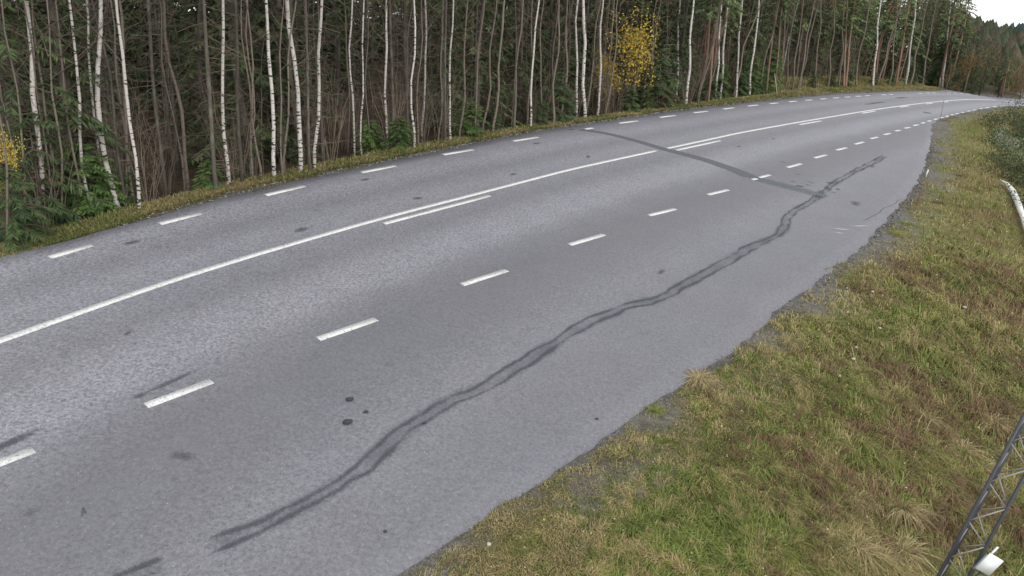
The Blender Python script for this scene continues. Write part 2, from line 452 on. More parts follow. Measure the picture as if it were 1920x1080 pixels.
def patchmix(x, y):
    """colour of the sward at a place: dry straw, olive, green and brown herb patches"""
    n1 = fbm(x, y, .55); n2 = fbm(x + 31, y - 17, .9); n3 = fbm(x - 57, y + 44, 1.7)
    straw, olive, green, brown = np.array([.40, .33, .16]), np.array([.265, .275, .085]), np.array([.195, .235, .064]), np.array([.25, .168, .098])
    w = np.stack([np.clip(n3 * 2.2 - .55, .05, 1), np.full_like(n1, .5), np.clip((n1 - .5) * 6, 0, 1.2), np.clip((n2 - .53) * 7, 0, 1.3)], -1)
    return w, (straw, olive, green, brown)
BLOBS = []      # (x, y, radius, which, weight): patches seen in the photograph, by place
def add_blobs():
    for px, py, r, which, wt in [(1700, 425, 1.3, 2, 1.6), (1835, 480, .9, 2, 1.8), (1790, 380, 1.2, 2, .9), (1740, 290, 1.2, 2, .9), (1380, 715, .5, 2, 1.2), (1420, 880, .7, 2, 1.3), (1290, 1010, .7, 2, 1.3),
                                 (1700, 690, .7, 2, 1.2), (1600, 520, .5, 2, .9), (1850, 640, .6, 2, 1.0), (1560, 960, .5, 2, .8), (1690, 920, .5, 2, .8), (1810, 760, .5, 2, .6),
                                 (1690, 500, .5, 3, 2.2), (1740, 540, .7, 3, 1.8), (1660, 690, .6, 3, 2.0), (1720, 710, .5, 3, 1.6), (1720, 800, .6, 3, 1.2), (1890, 520, 1.2, 3, 2.6), (1895, 700, .9, 3, 2.0), (1880, 420, 1.2, 3, 2.2), (1800, 300, 2, 3, 1.4), (1850, 330, 1.6, 3, 1.6), (1760, 330, .9, 3, 1.6),
                                 (1560, 960, .3, 3, 1.6), (1870, 780, .6, 3, 2.2), (1830, 400, 1.2, 3, 2.0), (1890, 600, .9, 3, 2.6), (1860, 350, 1.2, 3, 2.4), (1830, 290, 1.6, 3, 1.6), (1790, 250, 2, 3, 1.0), (1750, 1000, .6, 3, 1.3), (1900, 1000, .8, 3, 1.8),
                                 (1500, 740, .6, 0, 1.6), (1900, 850, .8, 3, 1.8), (1905, 600, .9, 3, 2.), (1620, 1030, .5, 0, 2.6), (1560, 570, .6, 0, 1.3), (1440, 650, .6, 0, 1.5), (1000, 1000, .7, 0, 1.2), (900, 1020, .5, 0, 1.4), (1300, 712, .3, 0, 2.5), (1690, 400, .5, 0, 1.2)]:
        p = on_ground(px, py); BLOBS.append((p[0], p[1], r, which, wt))
add_blobs()
def sward_colour(x, y, rnd, dd):
    w, cs = patchmix(x, y)
    w[:, 0] += .9 * np.exp(-(dd / 1.1) ** 2) + .35 * np.exp(-((dd - 3.4) / 1.) ** 2)
    w[:, 2] += .75 * np.exp(-((dd - 4.6) / 1.5) ** 2) + .35 * np.exp(-((dd - 1.7) / .7) ** 2)
    w[:, 1] += .35; w[:, 3] += 1.3 * np.clip((dd - 5.1) / 1.4, 0, 1)
    for bx, by, r, k, wt in BLOBS:
        w[:, k] += wt * np.exp(-((x - bx) ** 2 + (y - by) ** 2) / (r * r) * 1.2)
    w = w ** 1.6
    cw = np.cumsum(w / w.sum(1)[:, None], 1)
    k = (rnd[:, None] > cw).sum(1).clip(0, 3)
    return np.stack(cs)[k], k
gcol = np.empty((len(fx), 3))
gcol[:] = (.095, .082, .045)
forest = gd < -1.3
gcol[forest] = np.array([.062, .047, .032]) * (.6 + .8 * fbm(fx[forest], fy[forest], 1.2))[:, None]
near_e = (np.abs(gd) < .12)
gcol[near_e] = (.135, .13, .125)
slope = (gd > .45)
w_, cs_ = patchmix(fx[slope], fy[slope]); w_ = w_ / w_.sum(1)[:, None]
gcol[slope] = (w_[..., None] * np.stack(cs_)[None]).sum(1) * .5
dirt = (gd > .05) & (gd < 1.3); dn = np.clip((fbm(fx, fy, 1.3) - .35) * 5, 0, 1)[dirt] * np.clip(1.5 - gd[dirt], 0, 1)
gcol[dirt] = gcol[dirt] * (1 - dn[:, None]) + np.array([.15, .142, .13]) * dn[:, None]
nx_, ny_ = len(xs), len(ys)
ii = (np.arange(ny_ - 1)[:, None] * nx_ + np.arange(nx_ - 1)[None]).ravel()
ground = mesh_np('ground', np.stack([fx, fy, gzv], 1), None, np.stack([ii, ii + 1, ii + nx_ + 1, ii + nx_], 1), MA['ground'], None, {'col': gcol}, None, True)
tag(ground, 'forest floor, grassy verge and sloping embankment around the road', kind='structure')

# ------------------------------------------------------------------ road sheet
def build_road():
    C = CL
    T = np.gradient(C, axis=0); T /= np.linalg.norm(T, axis=1)[:, None]
    Nn = np.stack([T[:, 1], -T[:, 0]], 1)
    s = np.concatenate([[0], np.cumsum(np.linalg.norm(np.diff(C, axis=0), axis=1))])
    # extent across: cast a ray from the centre line to both edges
    def cast(E, sign):
        out = np.zeros(len(C)); a = E[:-1]; e = E[1:] - a
        for i in range(len(C)):
            d = Nn[i] * sign; v = a - C[i]
            den = d[0] * e[:, 1] - d[1] * e[:, 0]
            tt = (v[:, 0] * e[:, 1] - v[:, 1] * e[:, 0]) / np.where(abs(den) < 1e-9, 1e-9, den)
            uu = (v[:, 0] * d[1] - v[:, 1] * d[0]) / np.where(abs(den) < 1e-9, 1e-9, den)
            ok = (tt > .5) & (uu >= 0) & (uu <= 1)
            out[i] = tt[ok].min() if ok.any() else np.nan
        g = ~np.isnan(out); out = np.interp(np.arange(len(C)), np.where(g)[0], out[g])
        return np.clip(out, 2.5, 16)
    dl = cast(LE, -1); dr = cast(RE, 1)
    dl += (fbm(s, s * 0, .9) - .5) * .2; dr += (fbm(s, s * 0 + 9, 1.3) - .5) * .34 + (vnoise(s, s * 0 + 3, 4.) - .5) * .1
    k = 30
    f = np.concatenate([[0], np.linspace(0, 1, k - 2), [1]])
    D = -dl[:, None] + (dl + dr)[:, None] * f[None]
    X = C[:, None, 0] + Nn[:, None, 0] * D; Y = C[:, None, 1] + Nn[:, None, 1] * D
    Z = surf(X, Y)
    V = np.stack([X, Y, Z], -1); V[:, 0, 2] -= .12; V[:, -1, 2] -= .12      # the two outer columns turn down as the edge of the slab
    V[:, 0, :2] = V[:, 1, :2] - Nn * .05; V[:, -1, :2] = V[:, -2, :2] + Nn * .05
    n = len(C)
    i = (np.arange(n - 1)[:, None] * k + np.arange(k - 1)[None]).ravel()
    uv = np.stack([np.repeat(s, k), D.ravel()], 1)
    return mesh_np('road', V.reshape(-1, 3), None, np.stack([i, i + 1, i + k + 1, i + k], 1), MA['asphalt'], None, None, uv, True)
# finer centre line for the sheet
CL = smooth(resample(CL, .3), 3)
road = build_road()
tag(road, 'grey two lane asphalt road with wide lay-by, bending right', kind='structure')

def sheet(name, P, half, lift, mat, prof=None, cols=2, taper=0., seed=0, wig=0., rag=0.):
    """flat ribbon on the road along world polyline P (2D); prof = attribute 'a' across the ribbon"""
    P = np.asarray(P); n = len(P)
    T = np.gradient(P, axis=0); T /= np.linalg.norm(T, axis=1)[:, None] + 1e-9
    N = np.stack([T[:, 1], -T[:, 0]], 1)
    half = np.broadcast_to(half, (n,)).astype(float)
    if rag:
        s = np.arange(n) * .1; half = half * (1 + (fbm(s, s * 0 + seed * 3 + 1, 3.) - .5) * rag)
        P = P + N * ((fbm(s, s * 0 + seed * 5 + 2, 4.5) - .5) * rag * .06)[:, None]
    if wig:
        s = np.arange(n) * .1; P = P + N * ((fbm(s, s * 0 + seed * 7, 1.5) - .5) * wig)[:, None]
    f = np.linspace(-1, 1, cols)
    XY = P[:, None] + N[:, None] * (half[:, None] * f[None])[..., None]
    V = np.concatenate([XY, (surf(XY[..., 0], XY[..., 1]) + lift)[..., None]], -1).reshape(-1, 3)
    i = (np.arange(n - 1)[:, None] * cols + np.arange(cols - 1)[None]).ravel()
    at = None
    if prof is not None:
        a = np.tile(np.interp(f, np.linspace(-1, 1, len(prof)), prof)[None], (n, 1))
        if rag:
            s = np.arange(n) * .1; a = a * np.clip(.62 + 1.0 * (fbm(s, s * 0 + seed * 11 + 4, 2.2) - .28), .35, 1.15)[:, None]
        if taper:
            e = np.clip(np.minimum(np.arange(n), n - 1 - np.arange(n)) / max(1, taper * n), 0, 1); a = a * e[:, None]
        at = {'a': a.ravel()}
    return mesh_np(name, V, None, np.stack([i, i + 1, i + cols + 1, i + cols], 1), mat, road, at)

# ---- painted lines
def slab(P, half, name, label=None):
    """thermoplastic marking: a raised ribbon with its own edges"""
    P = np.asarray(P); n = len(P)
    T = np.gradient(P, axis=0); T /= np.linalg.norm(T, axis=1)[:, None] + 1e-9
    N = np.stack([T[:, 1], -T[:, 0]], 1)
    h = half * (1 + (RNG.random((n, 2)) - .5) * .1)
    A = P - N * h[:, :1]; B = P + N * h[:, 1:]
    def z(Q, l): return np.concatenate([Q, (surf(Q[:, 0], Q[:, 1]) + l)[:, None]], 1)
    V = np.stack([z(A, .001), z(A, .009), z(B, .009), z(B, .001)], 1).reshape(-1, 3)
    F = []
    for i in range(n - 1):
        for j in range(3): F.append((i * 4 + j, i * 4 + j + 1, i * 4 + j + 5, i * 4 + j + 4))
    F += [(0, 3, 2, 1), (4 * n - 4, 4 * n - 3, 4 * n - 2, 4 * n - 1)]
    o = mesh_np(name, V, None, F, MA['paint'], road)
    if label: o['label'] = label
    return o
R_DASH = [((-75, 897), (63, 844)), ((274, 761), (397, 715)), ((597, 636), (705, 599)), ((866, 534), (950, 507)), ((1068, 459), (1132, 440)), ((1217, 404), (1266, 392)), ((1327, 365), (1365, 356)), ((1410, 337), (1419, 335)), ((1424, 333), (1443, 328)),
          ((1476, 314), (1502, 307)), ((1527, 296), (1549, 290.5)), ((1568, 281.5), (1587, 277)), ((1603, 270.3), (1619, 266.3)), ((1632, 260), (1646, 257)), ((1657, 252.5), (1669, 250)), ((1678, 245.8), (1688, 244)),
          ((1696, 240.5), (1706, 238.7)), ((1712, 235.5), (1722, 233.8)), ((1727, 231.2), (1734, 229.7)), ((1739, 227.6), (1745, 226.2)), ((1751, 224.3), (1757, 222.8)), ((1762, 221.5), (1768, 220)), ((1773, 218.6), (1778, 217.3)), ((1782, 216.2), (1787, 215)),
          ((1792, 213.8), (1797, 212.6)), ((1802, 211.5), (1808, 210.2)), ((1813, 209), (1819, 207.8)), ((1824, 206.8), (1830, 205.6)), ((1836, 204.4), (1842, 203.3)), ((1848, 202.2), (1854, 201.3)), ((1861, 200.4), (1868, 199.6)), ((1876, 198.9), (1884, 198.3))]
L_DASH = [((94, 483), (170.6, 459.5)), ((300, 420), (375.6, 400)), ((498.4, 366), (570, 349)), ((678, 323.4), (740.6, 311)), ((831, 290), (886.6, 280.6)), ((962, 264.5), (1008.5, 257.3)), ((1097, 242), (1111, 240)), ((1161, 230.9), (1195, 226.7)), ((1237, 220), (1266, 216.4)), ((1300.6, 211.4), (1326, 208.4)),
          ((1355.6, 204.4), (1376, 202)), ((1402, 198.9), (1421, 196.8)), ((1443, 194.4), (1459, 192.9)), ((1479, 190.9), (1493, 189.6)), ((1510, 188.2), (1522.6, 187.2)), ((1537.5, 185.8), (1549, 184.9)), ((1562, 183.8), (1572.6, 183)), ((1584, 182.2), (1594, 181.5)),
          ((1604, 180.8), (1614, 180.1)), ((1622, 179.6), (1631, 179)), ((1653, 177.9), (1661, 177.5)), ((1667, 177.2), (1674, 176.9)), ((1722, 175), (1729, 174.8)), ((1736, 174.6), (1743, 174.4)), ((1748, 174.3), (1754, 174.2)), ((1776, 174.3), (1782, 174.4)), ((1788, 174.6), (1794, 174.8)), ((1800, 175.1), (1806, 175.4)), ((1812, 175.8), (1818, 176.2))]
C_DASH = [((720, 419.5), (918, 367)), ((1268, 281.5), (1350, 263.8)), ((1498.6, 233.6), (1539.5, 226.6)), ((1616, 212.4), (1641, 208.3)), ((1687, 201), (1703.6, 198.6)), ((1736, 195), (1748, 193.6)), ((1770, 191.3), (1778, 190.5))]
def ribbon_pts(a, b, n):
    pts = [(a[0] + (b[0] - a[0]) * k / (n - 1), a[1] + (b[1] - a[1]) * k / (n - 1)) for k in range(n)]
    return on_road(pts)[:, :2]
for a, b in R_DASH: slab(ribbon_pts(a, b, 3), .066, 'edge_line_dash')
for a, b in L_DASH: slab(ribbon_pts(a, b, 3), .068, 'edge_line_dash')
for a, b in C_DASH: slab(ribbon_pts(a, b, 5), .062, 'centre_line_dash')
CLw = smooth(resample(extend(on_road(CENTRE_PX)[:, :2], 8, 25), .4), 6)
cpx = project(np.concatenate([CLw, surf(CLw[:, 0], CLw[:, 1])[:, None]], 1))[:, 0]
slab(CLw[cpx < 1240], .066, 'centre_line', 'solid white centre line nearer than the patched trench')
slab(CLw[(cpx > 1250) & (cpx < 1868)], .066, 'centre_line', 'solid white centre line beyond the patched trench')
slab(CLw[(cpx > 1880)], .066, 'centre_line', 'solid white centre line at the far bend')
# worn ghost of an older line
# ---- crack seal along the lay-by, trench patch, stains
def px_line(px, step=.12, sm=3): return smooth(resample(on_road(px)[:, :2], step), sm)
SEAL_A = [(200, 1105), (250, 1078), (290, 1062), (322, 1054)]
SEAL_B = [(350, 1045), (400, 1022), (500, 985), (600, 930), (690, 870), (740, 820), (790, 785), (850, 750), (930, 715), (985, 680), (1050, 635), (1110, 603), (1180, 573), (1240, 560), (1280, 535), (1350, 497), (1400, 468), (1460, 440), (1472, 425), (1475, 408), (1490, 395), (1520, 378), (1542, 364)]
SEAL_C = [(1542, 362), (1560, 347), (1600, 323), (1630, 308), (1660, 292)]
for i, px in enumerate((SEAL_A, SEAL_B, SEAL_C)):
    P = px_line(px, .1)
    N_ = np.gradient(P, axis=0); N_ /= np.linalg.norm(N_, axis=1)[:, None]; N_ = np.stack([N_[:, 1], -N_[:, 0]], 1)
    s_ = np.arange(len(P)) * .1
    gap = .085 + (fbm(s_, s_ * 0 + i, .5) - .5) * .07
    sheet('seal_fill', P, .23, .003, MA['fill'], [0, .8, .95, .8, 0], 5, .02, wig=.05, seed=i, rag=.6)
    for sg in (-1, 1):
        sheet('tar_seam', P + N_ * (gap * sg)[:, None], .08, .005, MA['tar'], [0, .55, 1.0, .55, 0], 7, .02, seed=i * 4 + sg + 2, wig=.13, rag=.9)
TRENCH = [(1080, 243), (1112, 246), (1150, 253), (1200, 266), (1245, 280), (1290, 291), (1330, 302), (1375, 318), (1412, 334)]
sheet('trench_patch', px_line(TRENCH), np.linspace(.2, .42, len(px_line(TRENCH))), .0035, MA['patch'], [0, .9, 1.15, 1.15, .9, 0], 9, .03, wig=.1)
T2 = px_line([(1400, 330), (1440, 341), (1490, 353), (1530, 364), (1556, 372)])
sheet('trench_patch', T2, np.linspace(.48, .55, len(T2)), .0033, MA['wet'], [0, .8, 1.1, 1.1, .8, 0], 9, .08, wig=.1)
def stain(px, py, lx, ly, ang=0., mat='stain', k=1.0, name='stain'):
    """blotch lx by ly metres, long axis along the road turned by ang"""
    c = on_road([(px, py)])[0, :2]
    _, _, T_ = nearest(c[None], CL)
    j = int(min(max(T_[0], 1), len(CL) - 2)); t = CL[j + 1] - CL[j - 1]; t /= np.linalg.norm(t)
    ca, sa = math.cos(ang), math.sin(ang); t = np.array([t[0] * ca - t[1] * sa, t[0] * sa + t[1] * ca]); nrm = np.array([-t[1], t[0]])
    n, m = 16, 5
    V = [c]; A = [1.0 * k]; F3 = []; F4 = []
    for r_ in range(1, m):
        for q in range(n):
            an = q * 2 * math.pi / n; rr = r_ / (m - 1) * (1 + .10 * math.sin(an * 2 + px) + .06 * math.sin(an * 5 + py))
            V.append(c + t * math.cos(an) * rr * lx / 2 + nrm * math.sin(an) * rr * ly / 2); A.append(k * (1 - r_ / (m - 1)) ** .7)
    for q in range(n): F3.append((0, 1 + q, 1 + (q + 1) % n))
    for r_ in range(m - 2):
        for q in range(n):
            a, b = 1 + r_ * n + q, 1 + r_ * n + (q + 1) % n; F4.append((a, a + n, b + n, b))
    V = np.array(V); Z = surf(V[:, 0], V[:, 1]) + .006
    return mesh_np(name, np.column_stack([V, Z]), F3, F4, MA[mat], road, {'a': A})
for s in [(685, 337, .5, .22), (962, 327, .5, .25), (1103, 294, .6, .25, .5), (783, 372, .5, .25), (565, 431, .6, .3), (247, 455, .5, .25), (1006, 269, .7, .22), (1385, 275, .45, .2), (1072, 243, .9, .2), (15, 832, 1.0, .22, 0, 'tar', 1.1),
          (342, 856, .3, .6, .3, 'stain', .8), (320, 716, 1.3, .14, -.06), (262, 742, .3, .15), (725, 684, .5, .2, .4, 'stain', .6), (1603, 383, .5, .5, .4, 'stain', .9), (1636, 312, 1.0, .25, .2, 'tar', .95), (1540, 361, .7, .5, 0, 'tar', .9), (1552, 354, .8, .35, .3, 'tar', 1.0), (1556, 343, .6, .3, 0, 'tar', 1.0), (1500, 349, .5, .25, -.8, 'tar', 1.15), (1487, 341, .35, .2, -.8, 'tar', 1.0), (1571, 355, .4, .25, 0, 'tar', 1.), (1520, 342, .3, .5, 0, 'tar', .8), (1535, 369, .5, .4, 0, 'tar', .9), (1605, 380, .5, .6, .4, 'tar', .85), (1515, 347, .3, .4, 0, 'tar', .8), (1563, 361, .3, .3, 0, 'tar', .85),
          (1645, 193, 5.5, .3, 0, 'stain', 1.2), (1690, 183, 6, .4, .0, 'stain', 1.1), (1738, 211.5, 1.4, .7, 0, 'stain', 1.2), (1630, 195, 3, .25), (1495, 327, .5, .1, -.6), (1468, 304, .6, .12, -.6), (1535, 283, .5, .1, -.6), (1450, 260, .5, .15), (60, 960, .5, .3, 0, 'stain', .6), (240, 625, .25, .12, .4), (155, 960, .3, .06, 1.0, 'tar', .9), (1455, 378, .2, .1, 0, 'tar', .9), (1240, 510, .5, .2, .2)]:
    stain(*s)
for s in [(1578, 430, .8, .12, -.75, 'scratch', 1.1), (1612, 424, 1.2, .12, -.45, 'scratch', 1.0), (1574, 437, .5, .1, -.75, 'scratch', 1.)]: stain(*s, name='scratch')
sheet('crack', px_line([(1618, 418), (1642, 403), (1655, 392), (1672, 385), (1690, 371)], .1), .03, .005, MA['tar'], [0, 1, 0], 3, .1, wig=.2, seed=5)
sheet('crack', px_line([(150, 950), (158, 962), (165, 968)], .05), .02, .005, MA['tar'], [0, 1, 0], 3, .1, wig=.1, seed=8)

# ---- loose dark chips lying on the asphalt, each a thing
def pebble(name, p, r, mat, label, cat, group=None, flat=.42):
    bm = MB(); n = 8; rows = []
    ph = random.random() * 6
    for j in range(1, 4):
        z = -math.cos(j * math.pi / 4); q = math.sin(j * math.pi / 4)
        rows.append([(r * q * math.cos(a) * (1 + .25 * math.sin(2 * a + ph)), r * q * math.sin(a) * (1 + .2 * math.sin(3 * a + ph)), r * flat * z * random.uniform(.85, 1.15)) for a in [k * 2 * math.pi / n for k in range(n)]])
    V = [(0, 0, -r * flat)] + [v for row in rows for v in row] + [(0, 0, r * flat)]
    F3 = [(0, 1 + (k + 1) % n, 1 + k) for k in range(n)] + [(25, 17 + k, 17 + (k + 1) % n) for k in range(n)]
    F4 = [(1 + j * n + k, 1 + j * n + (k + 1) % n, 9 + j * n + (k + 1) % n, 9 + j * n + k) for j in range(2) for k in range(n)]
    bm.add(V, F3, F4)
    o = bm.build(name, mat, None); o.location = (p[0], p[1], p[2] + r * flat * .7); o.rotation_euler = (0, 0, random.random() * 6)
    return tag(o, label, cat, group)
for px, py, r, lab in [(652, 793, .06, 'largest dark asphalt chunk lying on the near lane'), (656, 750, .05, 'dark asphalt chunk above the largest one on near lane'), (686, 773, .032, 'small dark chip right of the two asphalt chunks'), (795, 794, .03, 'small black chip lying on the tar seam'),
                       (1119, 786, .026, 'lone black crumb on the lay-by near the verge'), (722, 997, .022, 'dark crumb near the bottom edge of the lay-by')]:
    pebble('asphalt_chip', on_road([(px, py)])[0], r, MA['stone'], lab, 'stone', 'loose chips on the asphalt')

# crumbling asphalt along both edges: stuff
def gravel(name, E, lo, hi, n, rmin, rmax, cols, label, smax):
    L = np.concatenate([[0], np.cumsum(np.linalg.norm(np.diff(E, axis=0), axis=1))])
    s = RNG.random(n) ** 1.5 * smax[1] + smax[0]
    P = np.stack([np.interp(s, L, E[:, 0]), np.interp(s, L, E[:, 1])], 1)
    Q = np.stack([np.interp(s + .2, L, E[:, 0]), np.interp(s + .2, L, E[:, 1])], 1)
    T = (Q - P) / .2; N = np.stack([T[:, 1], -T[:, 0]], 1)
    P = P + N * (lo + (hi - lo) * RNG.random(n) ** 1.2)[:, None]
    dist = np.hypot(P[:, 0], P[:, 1])
    r = (rmin + (rmax - rmin) * RNG.random(n) ** 3) * np.clip(dist / 10, 1, 3)
    z = gz(P[:, 0], P[:, 1])
    base = np.array([(1, 0, 0), (-1, 0, 0), (0, 1, 0), (0, -1, 0), (0, 0, .7), (0, 0, -.7)], float)
    th = RNG.random(n) * 6.28
    B = base[None] * (r[:, None, None]) * (.7 + .6 * RNG.random((n, 6, 1)))
    X = B[..., 0] * np.cos(th)[:, None] - B[..., 1] * np.sin(th)[:, None]; Y = B[..., 0] * np.sin(th)[:, None] + B[..., 1] * np.cos(th)[:, None]
    V = np.stack([X + P[:, :1], Y + P[:, 1:], B[..., 2] + z[:, None] + r[:, None] * .3], -1)
    f = np.array([(0, 2, 4), (2, 1, 4), (1, 3, 4), (3, 0, 4), (2, 0, 5), (1, 2, 5), (3, 1, 5), (0, 3, 5)])
    F = (f[None] + np.arange(n)[:, None, None] * 6).reshape(-1, 3)
    c = np.asarray(cols)[RNG.integers(0, len(cols), n)] * (.7 + .6 * RNG.random((n, 1)))
    o = mesh_np(name, V.reshape(-1, 3), F, None, MA['hill'], None, {'col': np.repeat(c, 6, 0)})
    return tag(o, label, kind='stuff')
GRV = [(.13, .125, .125), (.17, .165, .16), (.10, .095, .095), (.20, .19, .18)]
gravel('gravel', LE, -.5, .12, 11000, .006, .02, GRV, 'grey gravel strip between the far edge of the asphalt and the grass', (20, 75))
gravel('gravel', RE, -.04, .26, 2600, .005, .018, GRV, 'crumbled asphalt and gravel along the lay-by edge', (17, 40))

# ------------------------------------------------------------------ grass
def blades(name, P, L, W, colr, label, heading, droop, tip=1.25):
    n = len(P)
    dx, dy = np.cos(heading), np.sin(heading)
    side = np.stack([-dy, dx, np.zeros(n)], 1)
    out = np.stack([dx, dy, np.zeros(n)], 1)
    up = np.array([0, 0, 1.])
    h1 = L * (1 - .35 * droop); 
    p1 = P + up * (h1 * .55)[:, None] + out * (L * .22 * (.4 + droop))[:, None]
    p2 = P + up * (L * (1 - droop) * .95)[:, None] + out * (L * (.3 + .62 * droop))[:, None]
    jit = (RNG.random((n, 3)) - .5) * L[:, None] * .25; p2 = p2 + jit * [1, 1, .3]
    w = W[:, None]
    V = np.stack([P - side * w / 2, P + side * w / 2, p1 + side * w * .42, p1 - side * w * .42, p2], 1).reshape(-1, 3)
    b = np.arange(n) * 5
    F4 = np.stack([b, b + 1, b + 2, b + 3], 1); F3 = np.stack([b + 3, b + 2, b + 4], 1)
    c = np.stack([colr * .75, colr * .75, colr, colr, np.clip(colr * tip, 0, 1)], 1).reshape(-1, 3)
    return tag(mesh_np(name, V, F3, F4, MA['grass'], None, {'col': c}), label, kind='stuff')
def area_points(n, xlo, xhi, ylo, yhi, keep, ref, power=2.0):
    x = RNG.uniform(xlo, xhi, n); y = RNG.uniform(ylo, yhi, n)
    d = np.hypot(x, y)
    m = RNG.random(n) < np.minimum(1, (ref / d) ** power)
    x, y = x[m], y[m]
    pr = project(np.stack([x, y, surf(x, y) - .5], 1))
    m = (pr[:, 2] > 0) & (pr[:, 0] > -250) & (pr[:, 0] < 2200) & (pr[:, 1] < 1400)
    x, y = x[m], y[m]
    z, d_ = ground_fast(x, y)
    m = keep(d_, x, y)
    return np.stack([x, y, z], 1)[m], d_[m]
# right-hand embankment
P, dd = area_points(7000000, -6, 62, 3, 95, lambda d_, x, y: (d_ > .02 + .42 * fbm(x, y, 1.6) ** 2.4) & (d_ < 20), 7.0, 1.8)
n = len(P); P2, dd2 = area_points(1900000, -5, 13, 3.5, 19, lambda d_, x, y: (d_ > .02 + .42 * fbm(x, y, 1.6) ** 2.4) & (d_ < 20), 7.5, 2.6)
P, dd = np.concatenate([P, P2]), np.concatenate([dd, dd2])
WLINE = np.array([on_ground(a, b)[:2] for a, b in [(1870, 340), (1876, 344), (1887, 352), (1897, 368), (1905, 385), (1911, 400), (1917, 416), (1926, 440), (1940, 480)]])
wm = np.hypot(P[:, 0] - WLINE[2, 0], P[:, 1] - WLINE[2, 1]) > 9
wm[~wm] = nearest(P[~wm][:, :2], WLINE)[0] > .32
P, dd = P[wm], dd[wm]; n = len(P)
dist = np.hypot(P[:, 0], P[:, 1])
clump = fbm(P[:, 0], P[:, 1], 2.6)
dirtm = np.clip((fbm(P[:, 0], P[:, 1], 1.3) - .35) * 5, 0, 1) * np.clip(1.4 - dd, 0, 1)
keepm = RNG.random(n) < (1 - .85 * dirtm) * np.clip(.5 + 1.6 * (clump - .25), .3, 1) * np.clip(.6 + dd * .8, 0, 1)
P, dd, dist, clump = P[keepm], dd[keepm], dist[keepm], clump[keepm]; n = len(P)
q = vnoise(P[:, 0], P[:, 1], 9.0)                       # tufts share a colour draw
colr, kk = sward_colour(P[:, 0], P[:, 1], np.clip((q - .5) * 1.5 + .5 + (RNG.random(n) - .5) * .5, 0.001, .999), dd)
L_TALL = RNG.random(n) > .975
colr = colr * (.4 + 1.0 * RNG.random((n, 1))) * (.8 + .4 * clump[:, None])
sc = np.clip(dist / 9, 1, 3.2)
L = (.065 + .14 * RNG.random(n)) * (.6 + .8 * clump) * np.where(kk == 3, 1.2, 1.) * np.clip(.45 + dd * .35, .5, 1.25) * np.clip(sc, 1, 1.6) * np.where(L_TALL, 1.9, 1)
W = (.0038 + .0040 * RNG.random(n)) * sc * np.where(kk == 2, 1.3, 1)
flow = vnoise(P[:, 0], P[:, 1], 1.6) * 9 + vnoise(P[:, 0], P[:, 1], 5) * 5
hd = flow + (RNG.random(n) - .5) * 2.2
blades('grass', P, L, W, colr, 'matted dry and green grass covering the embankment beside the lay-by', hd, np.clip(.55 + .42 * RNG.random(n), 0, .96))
print('BLADES', n)
# far-side verge: a narrow strip of yellowed grass
LEs = np.concatenate([[0], np.cumsum(np.linalg.norm(np.diff(LE, axis=0), axis=1))])
nn = 230000
s_ = 22 + RNG.random(nn) ** 1.35 * 90
B0 = np.stack([np.interp(s_, LEs, LE[:, 0]), np.interp(s_, LEs, LE[:, 1])], 1); B1 = np.stack([np.interp(s_ + .2, LEs, LE[:, 0]), np.interp(s_ + .2, LEs, LE[:, 1])], 1)
T_ = (B1 - B0) / .2; N_ = np.stack([-T_[:, 1], T_[:, 0]], 1)
off = .12 + .42 * fbm(s_, s_ * 0, .8) ** 1.3 + RNG.random(nn) ** 1.1 * (.75 + 4.0 * np.clip((B0[:, 1] - 36) / 14, 0, 1))
XY = B0 + N_ * off[:, None]
z, d_ = ground_info(XY[:, 0], XY[:, 1])
m = (d_ < -.1) & (RNG.random(nn) < np.clip((1.25 + 3.75 * np.clip((B0[:, 1] - 36) / 14, 0, 1) - off) * 1.3, .1, 1))
XY, z, off = XY[m], z[m], off[m]; n = len(z); dist = np.hypot(XY[:, 0], XY[:, 1])
ol, st, gr = np.array([.19, .18, .065]), np.array([.32, .26, .13]), np.array([.12, .155, .05])
mixv = fbm(XY[:, 0], XY[:, 1], .8) + (RNG.random(n) - .5) * .6
colr = np.where((mixv > .55)[:, None], st, np.where((mixv > .3)[:, None], ol, gr)) * (.65 + .7 * RNG.random((n, 1)))
sc = np.clip(dist / 12, 1, 3)
blades('verge_grass', np.column_stack([XY, z]), (.04 + .09 * RNG.random(n)) * (.6 + .5 * off) * np.clip(sc, 1, 1.7), (.006 + .005 * RNG.random(n)) * sc, colr,
       'narrow strip of yellowed grass between the road and the forest', RNG.random(n) * 6.28, .2 + .5 * RNG.random(n))
# yellow birch leaves and pale bits caught in the sward
n = 1500
P, dd = area_points(60000, -3, 30, 4, 40, lambda d_, x, y: (d_ > .5) & (d_ < 9), 6.5, 1.6)
P = P[RNG.permutation(len(P))[:n]]; n = len(P)
th = RNG.random(n) * 6.28; r = .007 + .008 * RNG.random(n); r *= np.clip(np.hypot(P[:, 0], P[:, 1]) / 9, 1, 2.2)
til = (RNG.random((n, 2)) - .5) * 1.4
base = np.array([(1, 0), (0, .7), (-1, 0), (0, -.7)])
X = (base[:, 0] * np.cos(th)[:, None] - base[:, 1] * np.sin(th)[:, None]) * r[:, None]; Y = (base[:, 0] * np.sin(th)[:, None] + base[:, 1] * np.cos(th)[:, None]) * r[:, None]
V = np.stack([P[:, :1] + X, P[:, 1:2] + Y, P[:, 2:] + .12 + .06 * RNG.random((n, 1)) + X * til[:, :1] + Y * til[:, 1:]], -1).reshape(-1, 3)
b = np.arange(n) * 4
lc = np.array([(.5, .42, .16), (.5, .44, .26), (.4, .3, .12), (.46, .44, .36)])[RNG.integers(0, 4, n)] * (.6 + .5 * RNG.random((n, 1)))
